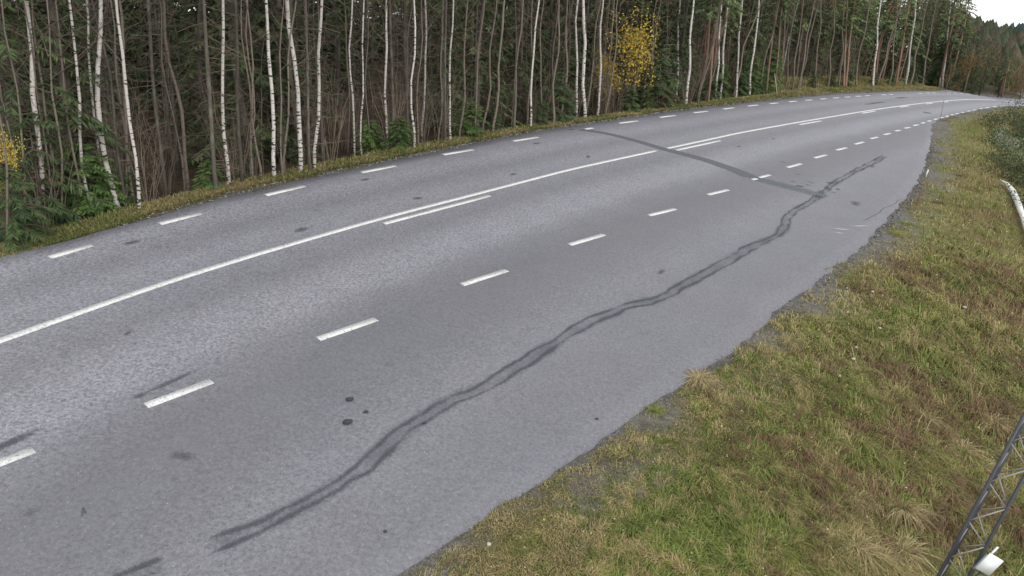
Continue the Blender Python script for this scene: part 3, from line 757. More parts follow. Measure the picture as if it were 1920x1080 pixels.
tag(mesh_np('fallen_leaves', V, None, np.stack([b, b + 1, b + 2, b + 3], 1), MA['grass'], None, {'col': np.repeat(lc, 4, 0)}), 'yellow and pale leaves scattered over the embankment grass', kind='stuff')

# ------------------------------------------------------------------ trees
def rot_about_z(V, a):
    c, s = math.cos(a), math.sin(a)
    return np.stack([V[..., 0] * c - V[..., 1] * s, V[..., 0] * s + V[..., 1] * c, V[..., 2]], -1)
def leaf_cloud(P, size, colr, aspect=1.0, down=None, rnd=RNG):
    """small four-cornered leaves at points P, random turn; returns V, F4, C"""
    n = len(P)
    a = rnd.normal(size=(n, 3)); a /= np.linalg.norm(a, axis=1)[:, None]
    if down is not None: a = a * .6 + down; a /= np.linalg.norm(a, axis=1)[:, None]
    b = np.cross(a, rnd.normal(size=(n, 3))); b /= np.linalg.norm(b, axis=1)[:, None]
    s = size * (.6 + .8 * rnd.random((n, 1)))
    V = np.stack([P - a * s * aspect, P + b * s * .5, P + a * s * aspect, P - b * s * .5], 1).reshape(-1, 3)
    i = np.arange(n) * 4
    return V, np.stack([i, i + 1, i + 2, i + 3], 1), np.repeat(colr, 4, 0)
def needles_along(A, B, m, ln, wd, rnd):
    """twigs of needles: from each stick A->B throw m flat sprays to both sides, hanging a little"""
    n = len(A); D = B - A; Lb = np.linalg.norm(D, axis=1)[:, None] + 1e-6; T = D / Lb
    u = rnd.random((n, m, 1)) ** .8
    O = A[:, None] + D[:, None] * u
    side = np.cross(T, [0, 0, 1.]); side /= np.linalg.norm(side, axis=1)[:, None] + 1e-6
    sg = np.where(rnd.random((n, m, 1)) < .5, -1, 1)
    dr = side[:, None] * sg * (.5 + .5 * rnd.random((n, m, 1))) + T[:, None] * (.35 + .6 * rnd.random((n, m, 1))) + np.array([0, 0, -1.]) * (.1 + .5 * rnd.random((n, m, 1)))
    dr /= np.linalg.norm(dr, axis=-1)[..., None]
    l = ln * (.5 + .8 * rnd.random((n, m, 1))) * (1.15 - .6 * u)
    w = np.cross(dr, rnd.normal(size=(n, m, 3)) * .5 + [0, 0, 1.]); w /= np.linalg.norm(w, axis=-1)[..., None]
    w = w * wd * (.7 + .6 * rnd.random((n, m, 1)))
    V = np.stack([O, O + dr * l * .45 + w, O + dr * l, O + dr * l * .5 - w], 2).reshape(-1, 3)
    i = np.arange(n * m) * 4
    return V, np.stack([i, i + 1, i + 2, i + 3], 1)

def spruce_crown(seed, H, z0, R, rows, m, ln, wd, cols, gap=.0, pw=.8):
    """whorls of drooping boughs between z0 and H, each clothed in needle sprays; bough sticks built in"""
    rnd = np.random.default_rng(seed)
    b = MB()
    for k in range(rows):
        t = (k + rnd.random()) / rows
        z = z0 + (H - z0) * t
        if rnd.random() < gap: continue
        r = R * (1 - t) ** pw * (.55 + .6 * rnd.random()) + .08
        an = rnd.random() * 6.283
        rise = .35 * t - .25 + rnd.normal() * .12
        A = np.array([0, 0, z]); e = np.array([math.cos(an), math.sin(an), rise]); B = A + e * r * .55; C = A + np.array([math.cos(an), math.sin(an), rise - .18]) * r
        b.tube([A, B, C], [.012 + .008 * r, .008, .003], 3, False, (.10, .08, .06))
        c = np.asarray(cols)[rnd.integers(0, len(cols))] * (.7 + .6 * rnd.random())
        mm = max(4, int(m * r / R + 3))
        V, F = needles_along(np.array([A + (B - A) * .25, B]), np.array([B, C]), mm, ln * (.6 + .4 * r / R), wd, rnd)
        b.add(V, (), F, c)
    return b
def dead_branches(seed, z0, z1, R, n, colr=(.085, .068, .058), twigs=4, thick=.009):
    rnd = np.random.default_rng(seed); b = MB()
    for k in range(n):
        z = z0 + (z1 - z0) * (k + rnd.random()) / n; an = rnd.random() * 6.283; r = R * (.35 + .75 * rnd.random())
        e = np.array([math.cos(an), math.sin(an), 0]); sl = rnd.normal() * .18 - .12
        A = np.array([0, 0, z]); B = A + e * r * .5 + [0, 0, r * sl * .5]; C = A + e * r + [0, 0, r * (sl + rnd.normal() * .12)] + rnd.normal(size=3) * .04
        c = np.array(colr) * (.6 + .9 * rnd.random())
        b.tube([A, B, C], [thick * 1.2, thick * .8, thick * .35], 3, False, c)
        for q in range(twigs):
            u = .3 + .65 * rnd.random(); O = A + (C - A) * u
            a2 = an + rnd.choice([-1, 1]) * (.5 + .6 * rnd.random()); l = r * (.22 + .3 * rnd.random())
            Q = O + np.array([math.cos(a2), math.sin(a2), rnd.normal() * .25 - .15]) * l
            b.tube([O, Q], [thick * .5, thick * .25], 3, False, c)
    return b
def bare_limbs(seed, z0, z1, n, ln, thick, colr, up=.9, twigs=5):
    """thin rising limbs with forked twigs (birch, alder)"""
    rnd = np.random.default_rng(seed); b = MB()
    for k in range(n):
        z = z0 + (z1 - z0) * (k + rnd.random()) / n; an = rnd.random() * 6.283; r = ln * (.4 + .8 * rnd.random())
        e = np.array([math.cos(an), math.sin(an), up * (.6 + .7 * rnd.random())]); e /= np.linalg.norm(e)
        A = np.array([0, 0, z]); B = A + e * r * .5 + rnd.normal(size=3) * .05; C = A + e * r + [0, 0, .1 * r] + rnd.normal(size=3) * .1
        c = np.array(colr) * (.7 + .6 * rnd.random())
        b.tube([A, B, C], [thick, thick * .7, thick * .3], 4, False, c)
        for q in range(twigs):
            u = .25 + .7 * rnd.random(); O = A + (C - A) * u
            d = e + rnd.normal(size=3) * .55; d /= np.linalg.norm(d); Q = O + d * r * (.25 + .35 * rnd.random())
            b.tube([O, Q], [thick * .45, thick * .2], 3, False, c)
    return b
def leafy_crown(seed, h, r, n, size, cols, clump=14, twig=(.16, .12, .10), aspect=1.0, limbs=16):
    """loose crown: leaves in clumps round a spray of twigs, centred on the origin, height 2h"""
    rnd = np.random.default_rng(seed); b = MB()
    cen = rnd.normal(size=(clump, 3)) * [r * .5, r * .5, h * .5]
    for k in range(limbs):
        c = cen[k % clump]; O = np.array([0, 0, c[2] - r * .6 - .3 * abs(rnd.normal())])
        b.tube([O, O * .45 + c * .55 + rnd.normal(size=3) * .06, c + rnd.normal(size=3) * r * .2], [.012, .008, .003], 3, False, twig)
    P = cen[rnd.integers(0, clump, n)] + rnd.normal(size=(n, 3)) * [r * .26, r * .26, r * .3]
    col_ = np.asarray(cols)[rnd.integers(0, len(cols), n)] * (.65 + .7 * rnd.random((n, 1)))
    V, F, C = leaf_cloud(P, size, col_, aspect, None, rnd)
    b.add(V, (), F); b.c[-1] = C
    return b
def mk(b, name, mat): return b.build(name, mat, None, False, False, True)

GRN = [(.055, .095, .035), (.070, .115, .040), (.046, .078, .034), (.082, .12, .048)]
DGRN = [(.062, .092, .036), (.048, .072, .031), (.085, .107, .045)]
BGRN = [(.095, .18, .048), (.12, .21, .055), (.08, .15, .044), (.14, .215, .065)]
PGRN = [(.11, .155, .06), (.135, .18, .07), (.085, .13, .055)]
YEL = [(.62, .46, .06), (.70, .54, .10), (.50, .33, .045), (.40, .31, .07), (.30, .25, .08)]
ORG = [(.25, .15, .06), (.30, .175, .06), (.23, .165, .075), (.17, .12, .06)]
BRN = [(.17, .12, .075), (.22, .16, .09), (.13, .095, .06), (.26, .20, .08)]
POOL = {}
POOL['spruce_crown'] = [mk(spruce_crown(100 + i, 7.0, -1.0, 1.7, 52, 16, .42, .035, DGRN), 'crown', MA['needle']) for i in range(3)]       # high canopy, local z 0 at the crown base
POOL['spruce_full'] = [mk(spruce_crown(120 + i, 8.5, .5, 1.55, 115, 34, .28, .019, DGRN, .06), 'crown', MA['needle']) for i in range(5)]
POOL['young'] = [mk(spruce_crown(140 + i, 1.0, .02, .42, 125, 60, .10, .0042, BGRN, 0., .42), 'crown', MA['needle']) for i in range(4)]               # unit height, scaled
POOL['dark_young'] = [mk(spruce_crown(150 + i, 1.0, .02, .36, 78, 56, .115, .0042, GRN, .1, .6), 'crown', MA['needle']) for i in range(4)]
POOL['dead'] = [mk(dead_branches(160 + i, .4, 7.5, 1.2, 72, (.135, .105, .08), 4, .0075), 'branches', MA['twig']) for i in range(5)]
POOL['dead_thin'] = [mk(dead_branches(170 + i, .6, 7.5, .75, 52, (.18, .143, .11), 4, .006), 'branches', MA['twig']) for i in range(4)]
POOL['limbs'] = [mk(bare_limbs(180 + i, 2.8, 8.0, 9, 1.4, .010, (.13, .102, .085)), 'branches', MA['twig']) for i in range(5)]
POOL['birch_crown'] = [mk(leafy_crown(190 + i, 2.6, 1.5, 420, .045, BRN + [(.36, .27, .07)], 18), 'crown', MA['leaf']) for i in range(3)]
POOL['pine_crown'] = [mk(spruce_crown(200 + i, 5.0, 0, 1.7, 46, 24, .40, .045, PGRN, .1), 'crown', MA['needle']) for i in range(4)]
POOL['yellow'] = [mk(leafy_crown(210 + i, 1.45, 1.0, 2000, .062, YEL, 52, (.16, .12, .10), 1.0, 40), 'crown', MA['leaf']) for i in range(2)]
POOL['orange'] = [mk(leafy_crown(220 + i, 1.9, 1.0, 1300, .075, ORG, 18), 'crown', MA['leaf']) for i in range(2)]
POOL['brown'] = [mk(leafy_crown(230 + i, 2.2, .95, 1100, .085, BRN, 20), 'crown', MA['leaf']) for i in range(3)]
def shrub_mesh(seed, h, n, colr):
    rnd = np.random.default_rng(seed); b = MB()
    for k in range(n):
        an = rnd.random() * 6.283; l = h * (.55 + .6 * rnd.random()); o = np.array([math.cos(an), math.sin(an), 0]) * .25 * rnd.random()
        e = np.array([math.cos(an), math.sin(an), 0]) * (.08 + .32 * rnd.random())
        P = [o, o + e * l * .3 + [0, 0, l * .4], o + e * l * .75 + [0, 0, l * .75] + rnd.normal(size=3) * .06, o + e * l * 1.1 + [0, 0, l] + rnd.normal(size=3) * .1]
        c = np.array(colr) * (.6 + .8 * rnd.random())
        b.tube(P, [.011, .009, .006, .002], 4, False, c)
        for q in range(5):
            u = rnd.random() * .7 + .25; i = min(2, int(u * 3)); O = P[i] + (np.array(P[i + 1]) - P[i]) * (u * 3 - i)
            Q = O + (rnd.normal(size=3) * .5 + [0, 0, .7]) * l * .2
            b.tube([O, Q], [.005, .0015], 3, False, c)
    return mk(b, 'stems', MA['twig'])
POOL['shrub'] = [shrub_mesh(240 + i, 2.4, 13, (.175, .142, .11)) for i in range(6)]
POOL['redshrub'] = [mk(leafy_crown(250 + i, .35, .4, 260, .04, [(.20, .10, .06), (.15, .09, .06), (.24, .15, .07)], 9, (.12, .07, .055), 1., 12), 'foliage', MA['leaf']) for i in range(2)]

def trunk_mesh(pts, r0, H, kind, seed):
    """trunk through local points pts (already bent), carried on to height H; returns mesh and spine"""
    rnd = np.random.default_rng(seed)
    z = np.linspace(-.25, H, 18)
    pz = pts[:, 2]
    # beyond the last surveyed point the stem straightens
    ext = pts[-1] + (pts[-1] - pts[-2]) / max(1e-6, np.linalg.norm(pts[-1] - pts[-2])) * .5
    dx = (pts[-1, 0] - pts[-2, 0]) / (pts[-1, 2] - pts[-2, 2]); dy = (pts[-1, 1] - pts[-2, 1]) / (pts[-1, 2] - pts[-2, 2])
    X = np.interp(z, pz, pts[:, 0]); Y = np.interp(z, pz, pts[:, 1])
    hi = z > pz[-1]; X[hi] = pts[-1, 0] + dx * (z[hi] - pz[-1]) * .8; Y[hi] = pts[-1, 1] + dy * (z[hi] - pz[-1]) * .8
    w = {'birch': .035, 'grey': .05, 'spruce': .012, 'pine': .02}[kind]
    X += w * np.sin(z * (1.1 + rnd.random()) + rnd.random() * 6) + w * .5 * np.sin(z * 2.9 + rnd.random() * 6); Y += w * np.sin(z * 1.3 + rnd.random() * 6)
    R = r0 * (1 - np.clip(z, 0, H) / H * .8) * (1 + .35 * np.exp(-np.clip(z, 0, 9) / .18)) * (1 + .06 * rnd.normal(size=len(z)))
    b = MB(); P = np.stack([X, Y, z], 1); b.tube(P, R, 9 if r0 > .03 else 6)
    return b.build('trunk', MA[kind], None, True, False), P
def at_h(P, z): return np.array([np.interp(z, P[:, 2], P[:, 0]), np.interp(z, P[:, 2], P[:, 1]), z])
ORD = ['first', 'second', 'third', 'fourth', 'fifth', 'sixth', 'seventh', 'eighth', 'ninth', 'tenth', 'eleventh', 'twelfth', 'thirteenth', 'fourteenth', 'fifteenth', 'sixteenth', 'seventeenth', 'eighteenth', 'nineteenth', 'twentieth']
ZONES = [(130, 'at the left border'), (300, 'behind the first edge dashes'), (440, 'left of the stout birches'), (640, 'among the stout birches'), (770, 'behind the two young spruces'), (850, 'left of the lone bright spruce'), (945, 'behind the lone bright spruce'),
         (1065, 'left of the twin birches'), (1130, 'around the twin birches'), (1225, 'under the yellow birch'), (1310, 'right of the yellow birch'), (1400, 'before the bend'), (1470, 'where the verge widens'), (1570, 'along the inner bend'), (1680, 'on the wide verge'), (1800, 'at the verge end')]
KTXT = {'birch': ('birch_tree', 'white birch with black flecks'), 'grey': ('grey_birch', 'slim grey barked stem'), 'spruce': ('spruce_tree', 'dark rough spruce trunk with dead twigs'), 'pine': ('pine_tree', 'reddish pine trunk')}
KCAT = {'birch': 'birch tree', 'grey': 'tree', 'spruce': 'spruce tree', 'pine': 'pine tree'}
# forest-edge stems surveyed from the photograph: (kind, width in px, points from top to base in px)
TR = [('birch', 9.5, (56, 49), (65, 173), (80, 329), (86, 428)), ('birch', 10, (177, 49), (188, 218), (205, 330), (218, 398)), ('birch', 6, (129, 49), (147, 200), (160, 307), (168, 408)), ('grey', 5, (105, 53), (125, 209), (143, 307), (152, 412)),
      ('birch', 5, (161, 49), (178, 226), (200, 395)), ('birch', 6.5, (226, 49), (236, 173), (252, 310), (260, 393)), ('grey', 6.5, (233, 173), (240, 260), (245, 345), (248, 388)), ('grey', 5, (69, 53), (85, 200), (98, 307), (104, 420)),
      ('grey', 4, (17, 49), (29, 180), (42, 307), (48, 440)), ('grey', 4, (0, 120), (17, 205), (33, 290), (42, 440)), ('grey', 5, (209, 49), (220, 170), (231, 289), (236, 388)), ('spruce', 7, (280, 53), (293, 218), (309, 347), (312, 372)),
      ('grey', 7.5, (318, 62), (330, 173), (345, 290), (356, 362)), ('grey', 4, (318, 180), (326, 240), (338, 310), (347, 366)), ('spruce', 9, (386, 62), (395, 218), (407, 356)), ('birch', 7, (417, 49), (420, 218), (427, 350)),
      ('grey', 4, (95, 70), (100, 151), (118, 307), (122, 425)), ('grey', 4, (68, 150), (82, 240), (105, 360), (112, 428)), ('grey', 4, (-4, 180), (4, 253), (14, 380), (20, 462)), ('spruce', 7, (443, 60), (446, 200), (453, 345)), ('grey', 4, (468, 107), (470, 220), (471, 338)),
      ('birch', 7.5, (500, 49), (505, 156), (510, 250), (517, 333)), ('birch', 9.5, (546, 49), (555, 163), (561, 250), (566, 323)), ('birch', 7, (602, 49), (594, 163), (591, 250), (592, 318)), ('spruce', 5.5, (575, 50), (578, 209), (582, 322)),
      ('grey', 4.5, (468, 80), (474, 135), (478, 230), (485, 340)), ('grey', 4, (460, 90), (467, 200), (475, 338)), ('grey', 4, (529, 60), (526, 200), (525, 332)), ('grey', 4.5, (546, 110), (537, 200), (534, 330)), ('grey', 3, (494, 100), (490, 220), (488, 333)),
      ('birch', 4.5, (658, 49), (659, 156), (663, 255), (665, 292)), ('birch', 4, (681, 50), (678, 170), (678, 292)), ('grey', 3, (689, 50), (690, 244), (691, 290)), ('birch', 5.5, (724, 50), (721, 150), (725, 240), (728, 284)),
      ('spruce', 7, (732, 60), (736, 170), (742, 278)), ('spruce', 8, (760, 61), (762, 170), (765, 275)), ('birch', 4.5, (777, 50), (773, 180), (776, 279)), ('grey', 3.5, (789, 54), (785, 180), (785, 274)), ('birch', 4.5, (797, 50), (796, 180), (792, 272)),
      ('grey', 3.5, (830, 100), (825, 200), (819, 268)), ('birch', 4.5, (847, 49), (844, 163), (844, 264)), ('spruce', 5, (836, 54), (835, 160), (834, 266)), ('grey', 4.5, (874, 50), (869, 160), (865, 260)), ('grey', 3.5, (765, 150), (762, 210), (759, 278)),
      ('grey', 4.5, (903, 70), (891, 170), (889, 256)), ('grey', 4.5, (926, 50), (915, 170), (906, 252)), ('grey', 5.5, (943, 50), (936, 164), (920, 250)), ('grey', 5, (976, 50), (970, 144), (964, 243)), ('birch', 4.5, (1006, 50), (997, 157), (993, 239)),
      ('grey', 4, (997, 50), (993, 150), (990, 238)), ('grey', 4, (1016, 50), (1014, 150), (1012, 234)), ('grey', 4.5, (1041, 70), (1031, 185), (1025, 232)), ('grey', 5, (1047, 50), (1041, 149), (1036, 231)), ('grey', 4.5, (1063, 50), (1059, 157), (1053, 228)),
      ('birch', 5, (1082, 49), (1080, 157), (1082, 224)), ('birch', 7.5, (1095, 48), (1095, 170), (1098, 222)), ('grey', 4, (1119, 50), (1108, 150), (1100, 221)), ('birch', 5, (1128, 48), (1124, 157), (1121, 219)), ('grey', 4, (1156, 50), (1148, 144), (1137, 217)),
      ('grey', 3.5, (1147, 50), (1143, 118), (1138, 215)), ('grey', 3, (1220, 110), (1210, 160), (1198, 208)), ('birch', 5, (1272, 50), (1270, 130), (1268, 198)), ('birch', 5.5, (1298, 48), (1292, 126), (1287, 197)), ('grey', 3, (1278, 100), (1279, 150), (1280, 197)),
      ('grey', 3, (1325, 130), (1316, 165), (1308, 195)), ('pine', 4.5, (1343, 50), (1335, 110), (1328, 193)), ('birch', 4, (1350, 48), (1346, 120), (1343, 190)), ('birch', 5.5, (1360, 48), (1355, 120), (1351, 189)), ('grey', 3.5, (1350, 80), (1336, 140), (1322, 193)),
      ('grey', 3, (1325, 125), (1314, 165), (1306, 195)), ('birch', 4.5, (1388, 48), (1383, 120), (1379, 185)), ('grey', 4, (1411, 48), (1396, 85), (1385, 135), (1378, 185)), ('birch', 4.5, (1419, 48), (1409, 110), (1404, 183)), ('grey', 4, (1446, 70), (1432, 128), (1422, 180)),
      ('pine', 4.5, (1451, 48), (1443, 105), (1437, 178)), ('pine', 4, (1463, 48), (1458, 108), (1455, 176)), ('grey', 4, (1472, 55), (1466, 110), (1460, 172)), ('grey', 3.5, (1481, 75), (1476, 120), (1473, 170)), ('grey', 3.5, (1496, 80), (1490, 120), (1484, 170)),
      ('grey', 4, (1519, 48), (1508, 100), (1497, 168)), ('grey', 3.5, (1522, 60), (1510, 110), (1496, 168)), ('grey', 3.5, (1534, 80), (1531, 120), (1528, 166)), ('grey', 3.5, (1562, 60), (1557, 115), (1553, 165)), ('grey', 3.2, (1580, 80), (1577, 120), (1574, 163)),
      ('pine', 4, (1588, 48), (1585, 100), (1582, 163)), ('pine', 4.5, (1596, 50), (1590, 100), (1585, 163)), ('grey', 3.2, (1614, 90), (1608, 130), (1604, 162)), ('birch', 4, (1646, 48), (1642, 100), (1637, 162)), ('grey', 3.2, (1668, 80), (1655, 125), (1645, 161)),
      ('grey', 3.2, (1676, 90), (1672, 125), (1668, 161)), ('pine', 3.8, (1696, 60), (1688, 115), (1680, 161)), ('birch', 4.2, (1712, 48), (1706, 100), (1698, 160)), ('grey', 4, (1729, 48), (1718, 105), (1707, 160)), ('grey', 4.2, (1745, 60), (1737, 110), (1729, 159)), ('birch', 4.5, (1781, 30), (1775, 90), (1766, 165))]
counts = {}
def crown_child(key, root, loc, sc=1., rz=None, name='crown'):
    me = POOL[key][random.randrange(len(POOL[key]))]
    o = put(name, me, root, [float(v) for v in loc]); o.scale = (sc, sc, sc) if not hasattr(sc, '__len__') else sc
    o.rotation_euler = (0, 0, random.random() * 6.283 if rz is None else rz)
    if me in POOL.get('limbs', []) or key.startswith('dead'): o.name = 'branches'; o['kind'] = 'stuff'
    return o
EDGE = []
for kind, w, *pp in sorted(TR, key=lambda t: t[-1][0]):
    bx, by = pp[-1]
    # stand the tree just behind the crest of the verge: where the ray meets the verge, plus a little
    g = on_ground(bx, by + 2)
    Y = g[1]; Pw = np.array([at_depth(px, py, Y) for px, py in pp[::-1]])
    z0 = float(gz(np.array([Pw[0, 0]]), np.array([Y]))[0])
    base = np.array([Pw[0, 0], Y, z0])
    loc = Pw - base; loc[0] = (0, 0, 0)
    k = np.argsort(loc[:, 2]); loc = loc[k]
    keep_ = np.concatenate([[True], np.diff(loc[:, 2]) > .15]); loc = loc[keep_]
    # depth wander
    loc[1:, 1] += RNG.normal(size=len(loc) - 1) * .06
    r = w / 2 / FPX * np.linalg.norm(base - [0, 0, CAM_H]) * .86
    H = {'birch': 12., 'grey': 9., 'spruce': 12., 'pine': 12.}[kind] * random.uniform(.9, 1.1)
    me, sp = trunk_mesh(loc, r, H, kind, int(bx) * 7 + 3)
    nm, txt = KTXT[kind]
    root = empty(nm, base)
    put('trunk', me, root)
    zone = next((t for lim, t in ZONES if bx <= lim), ZONES[-1][1])
    if kind in ('birch', 'grey') : size = 'stout' if w >= 7 else ('slim' if w >= 4.5 else 'very thin')
    else: size = 'stout' if w >= 7 else 'slender'
    counts.setdefault((kind, zone), []).append((root, size, bx, pp))
    if kind == 'birch':
        crown_child('limbs', root, at_h(sp, 3.0) * [1, 1, 0]); crown_child('birch_crown', root, at_h(sp, H * .76))
    elif kind == 'grey':
        crown_child('limbs', root, at_h(sp, 3.0) * [1, 1, 0], .8); crown_child('birch_crown', root, at_h(sp, H * .74), .6)
    elif kind == 'spruce':
        crown_child('dead', root, (loc[-1][0] * .4, 0, 0), .9, name='branches'); crown_child('spruce_crown', root, at_h(sp, 6.5) , .9)
    else:
        crown_child('dead_thin', root, (0, 0, 0), .8, name='branches'); crown_child('pine_crown', root, at_h(sp, 4.4), .8)
    EDGE.append((base[0], base[1]))
for (kind, zone), L_ in counts.items():
    nm, txt = KTXT[kind]
    for i, (root, size, bx, pp) in enumerate(L_):
        noun = {'birch': 'white birch', 'grey': 'grey stem', 'spruce': 'dark spruce trunk', 'pine': 'reddish pine trunk'}[kind]
        lean = pp[0][0] - pp[-1][0]; span = pp[-1][1] - pp[0][1]
        ln = 'leaning left ' if lean < -.07 * span else ('leaning right ' if lean > .07 * span else 'upright ')
        o_ = '' if len(L_) == 1 else ORD[i] + ' from left '
        tag(root, f'{size} {ln}{noun}, {o_}{zone}', KCAT[kind], {'birch': 'white birches along the forest edge', 'grey': 'thin grey stems along the forest edge', 'spruce': 'dark spruce trunks along the forest edge', 'pine': 'reddish pines at the bend'}[kind])

# ---- forest behind: proto trees, then copies placed at random behind the edge
def proto(kind, H, r, i):
    me, sp = trunk_mesh(np.array([(0, 0, 0), (RNG.normal() * .12, RNG.normal() * .12, 3.), (RNG.normal() * .3, RNG.normal() * .3, 7.)]), r, H, kind, 900 + i)
    return me
PT = {'spruce': [proto('spruce', 12, .085, i) for i in range(4)], 'thin': [proto('spruce', 9, .035, 10 + i) for i in range(4)], 'grey': [proto('grey', 9.5, .035, 20 + i) for i in range(4)], 'pine': [proto('pine', 12, .09, 30 + i) for i in range(3)], 'birch': [proto('birch', 11, .05, 40 + i) for i in range(3)]}
# distance grid behind the edge
sL = np.concatenate([[0], np.cumsum(np.linalg.norm(np.diff(LE, axis=0), axis=1))])
def behind(n, dmin, dmax, smin=14, smax=96, power=1.0, xmax=1775):
    s = RNG.uniform(smin, smax, n); d = dmin + (dmax - dmin) * RNG.random(n) ** power
    B0 = np.stack([np.interp(s, sL, LE[:, 0]), np.interp(s, sL, LE[:, 1])], 1); B1 = np.stack([np.interp(s + .3, sL, LE[:, 0]), np.interp(s + .3, sL, LE[:, 1])], 1)
    T = (B1 - B0) / .3; P = B0 + np.stack([-T[:, 1], T[:, 0]], 1) * d[:, None]
    P = P + RNG.normal(size=P.shape) * .3
    z, q = ground_info(P[:, 0], P[:, 1])
    pr = project(np.column_stack([P, z + 2]))
    ok = (q < -1.6 - 3.2 * np.clip((P[:, 1] - 36) / 14, 0, 1)) & (pr[:, 0] > -160) & (pr[:, 0] < xmax) & (pr[:, 2] > 4)
    return np.column_stack([P, z])[ok]
def zone_of(p):
    bx = float(project(np.array([[p[0], p[1], p[2] + .5]]))[0, 0])
    return next((t for lim, t in ZONES if bx <= lim), ZONES[-1][1])
def forest_tree(kind, p):
    zn = zone_of(p)
    root = empty({'spruce': 'spruce_tree', 'green': 'spruce_tree', 'thin': 'dead_spruce', 'grey': 'grey_birch', 'pine': 'pine_tree', 'birch': 'birch_tree'}[kind], p, random.random() * 6.28)
    tk = {'green': 'spruce'}.get(kind, kind)
    o = put('trunk', PT[tk][random.randrange(len(PT[tk]))], root); s = random.uniform(.75, 1.25); o.scale = (s, s, random.uniform(.9, 1.1))
    if kind == 'spruce':
        crown_child('dead', root, (0, 0, 0), random.uniform(.85, 1.25), name='branches'); crown_child('spruce_crown', root, (0, 0, random.uniform(5.0, 7.0)), random.uniform(.8, 1.1))
        tag(root, 'dark spruce with dead lower branches, ' + zn, 'spruce tree', 'spruces with dead lower branches in the forest')
    elif kind == 'green':
        crown_child('spruce_full', root, (0, 0, 0), random.uniform(.8, 1.25))
        tag(root, 'deep green spruce, ' + zn, 'spruce tree', 'green spruces in the forest')
    elif kind == 'thin':
        crown_child('dead_thin', root, (0, 0, 0), random.uniform(.8, 1.1), name='branches')
        tag(root, 'thin dead pole, ' + zn, 'dead tree', 'thin dead spruce poles in the forest')
    elif kind == 'pine':
        crown_child('dead_thin', root, (0, 0, 0), 1, name='branches'); crown_child('pine_crown', root, (0, 0, random.uniform(3.0, 5.0)), random.uniform(.9, 1.3))
        tag(root, 'green topped pine further back, ' + zn, 'pine tree', 'pines behind the bend')
    else:
        crown_child('limbs', root, (0, 0, 0), random.uniform(.7, 1.0), name='branches'); crown_child('birch_crown', root, (0, 0, random.uniform(7, 8)), .8)
        if kind == 'grey': tag(root, 'pale grey stem further back, ' + zn, 'tree', 'thin grey stems back in the forest')
        else: tag(root, 'pale birch further back, ' + zn, 'birch tree', 'birches back in the forest')
    return root
for p in behind(190, 2.2, 11): forest_tree('thin', p)
for p in behind(40, 2.6, 10): forest_tree('grey', p)
for p in behind(10, 3, 12): forest_tree('birch', p)
for p in behind(85, 3.4, 20, power=1.2): forest_tree('spruce', p)
for p in behind(185, 2.6, 18, power=1.15): forest_tree('green', p)
for p in behind(110, 3, 20, 58, 118): forest_tree('pine', p)
for p in behind(330, 1.4, 7.5):
    root = empty('bare_shrub', p, random.random() * 6.28)
    crown_child('shrub', root, (0, 0, 0), random.uniform(.55, 1.1), name='stems')
    tag(root, 'leafless brown shrub, ' + zone_of(p), 'shrub', 'bare shrubs under the forest edge')
# a solid wood behind all that, where single trees no longer show
def wood_mass(pts, name, label, hmin, hmax, cols, m=120, ln=.7, wd=.10, r=1.5):
    rnd = np.random.default_rng(5); b = MB()
    for p in pts:
        h = rnd.uniform(hmin, hmax); n = m
        z = rnd.random(n) * h; an = rnd.random(n) * 6.283; rr = r * (1 - z / h * .85) * (.3 + .7 * rnd.random(n))
        A = np.stack([p[0] + np.cos(an) * rr * .3, p[1] + np.sin(an) * rr * .3, p[2] + z], 1)
        B = np.stack([p[0] + np.cos(an) * rr, p[1] + np.sin(an) * rr, p[2] + z - .15 * rr], 1)
        c = np.asarray(cols)[rnd.integers(0, len(cols))] * (.6 + .8 * rnd.random())
        V, F = needles_along(A, B, 2, ln, wd, rnd); b.add(V, (), F, c)
    return tag(b.build(name, MA['needle'], None, False, True, True), label, kind='stuff')
def bend_points(n, x0, x1, y0, y1, pmin, pmax, qmax):
    P = np.stack([RNG.uniform(x0, x1, n), RNG.uniform(y0, y1, n)], 1); z, q = ground_info(P[:, 0], P[:, 1]); px = project(np.column_stack([P, z + 2]))[:, 0]
    ok = (q < qmax) & (px > pmin) & (px < pmax) & (nearest(P, RE4)[0] > nearest(P, LE4)[0])
    return np.column_stack([P, z])[ok]
for p in bend_points(420, 8, 62, 52, 104, 1480, 1768, -5.2)[:130]: forest_tree(random.choice(['pine', 'pine', 'pine', 'green', 'green', 'thin']), p)
back = np.concatenate([behind(620, 16, 42, 0, 140, 1., 1775), bend_points(900, 10, 90, 66, 130, 1480, 1775, -12)[:260]])
wood_mass(back, 'far_forest', 'dense dark spruce wood closing the view behind the trunks', 9, 13, DGRN, 170, .8, .12, 1.9)

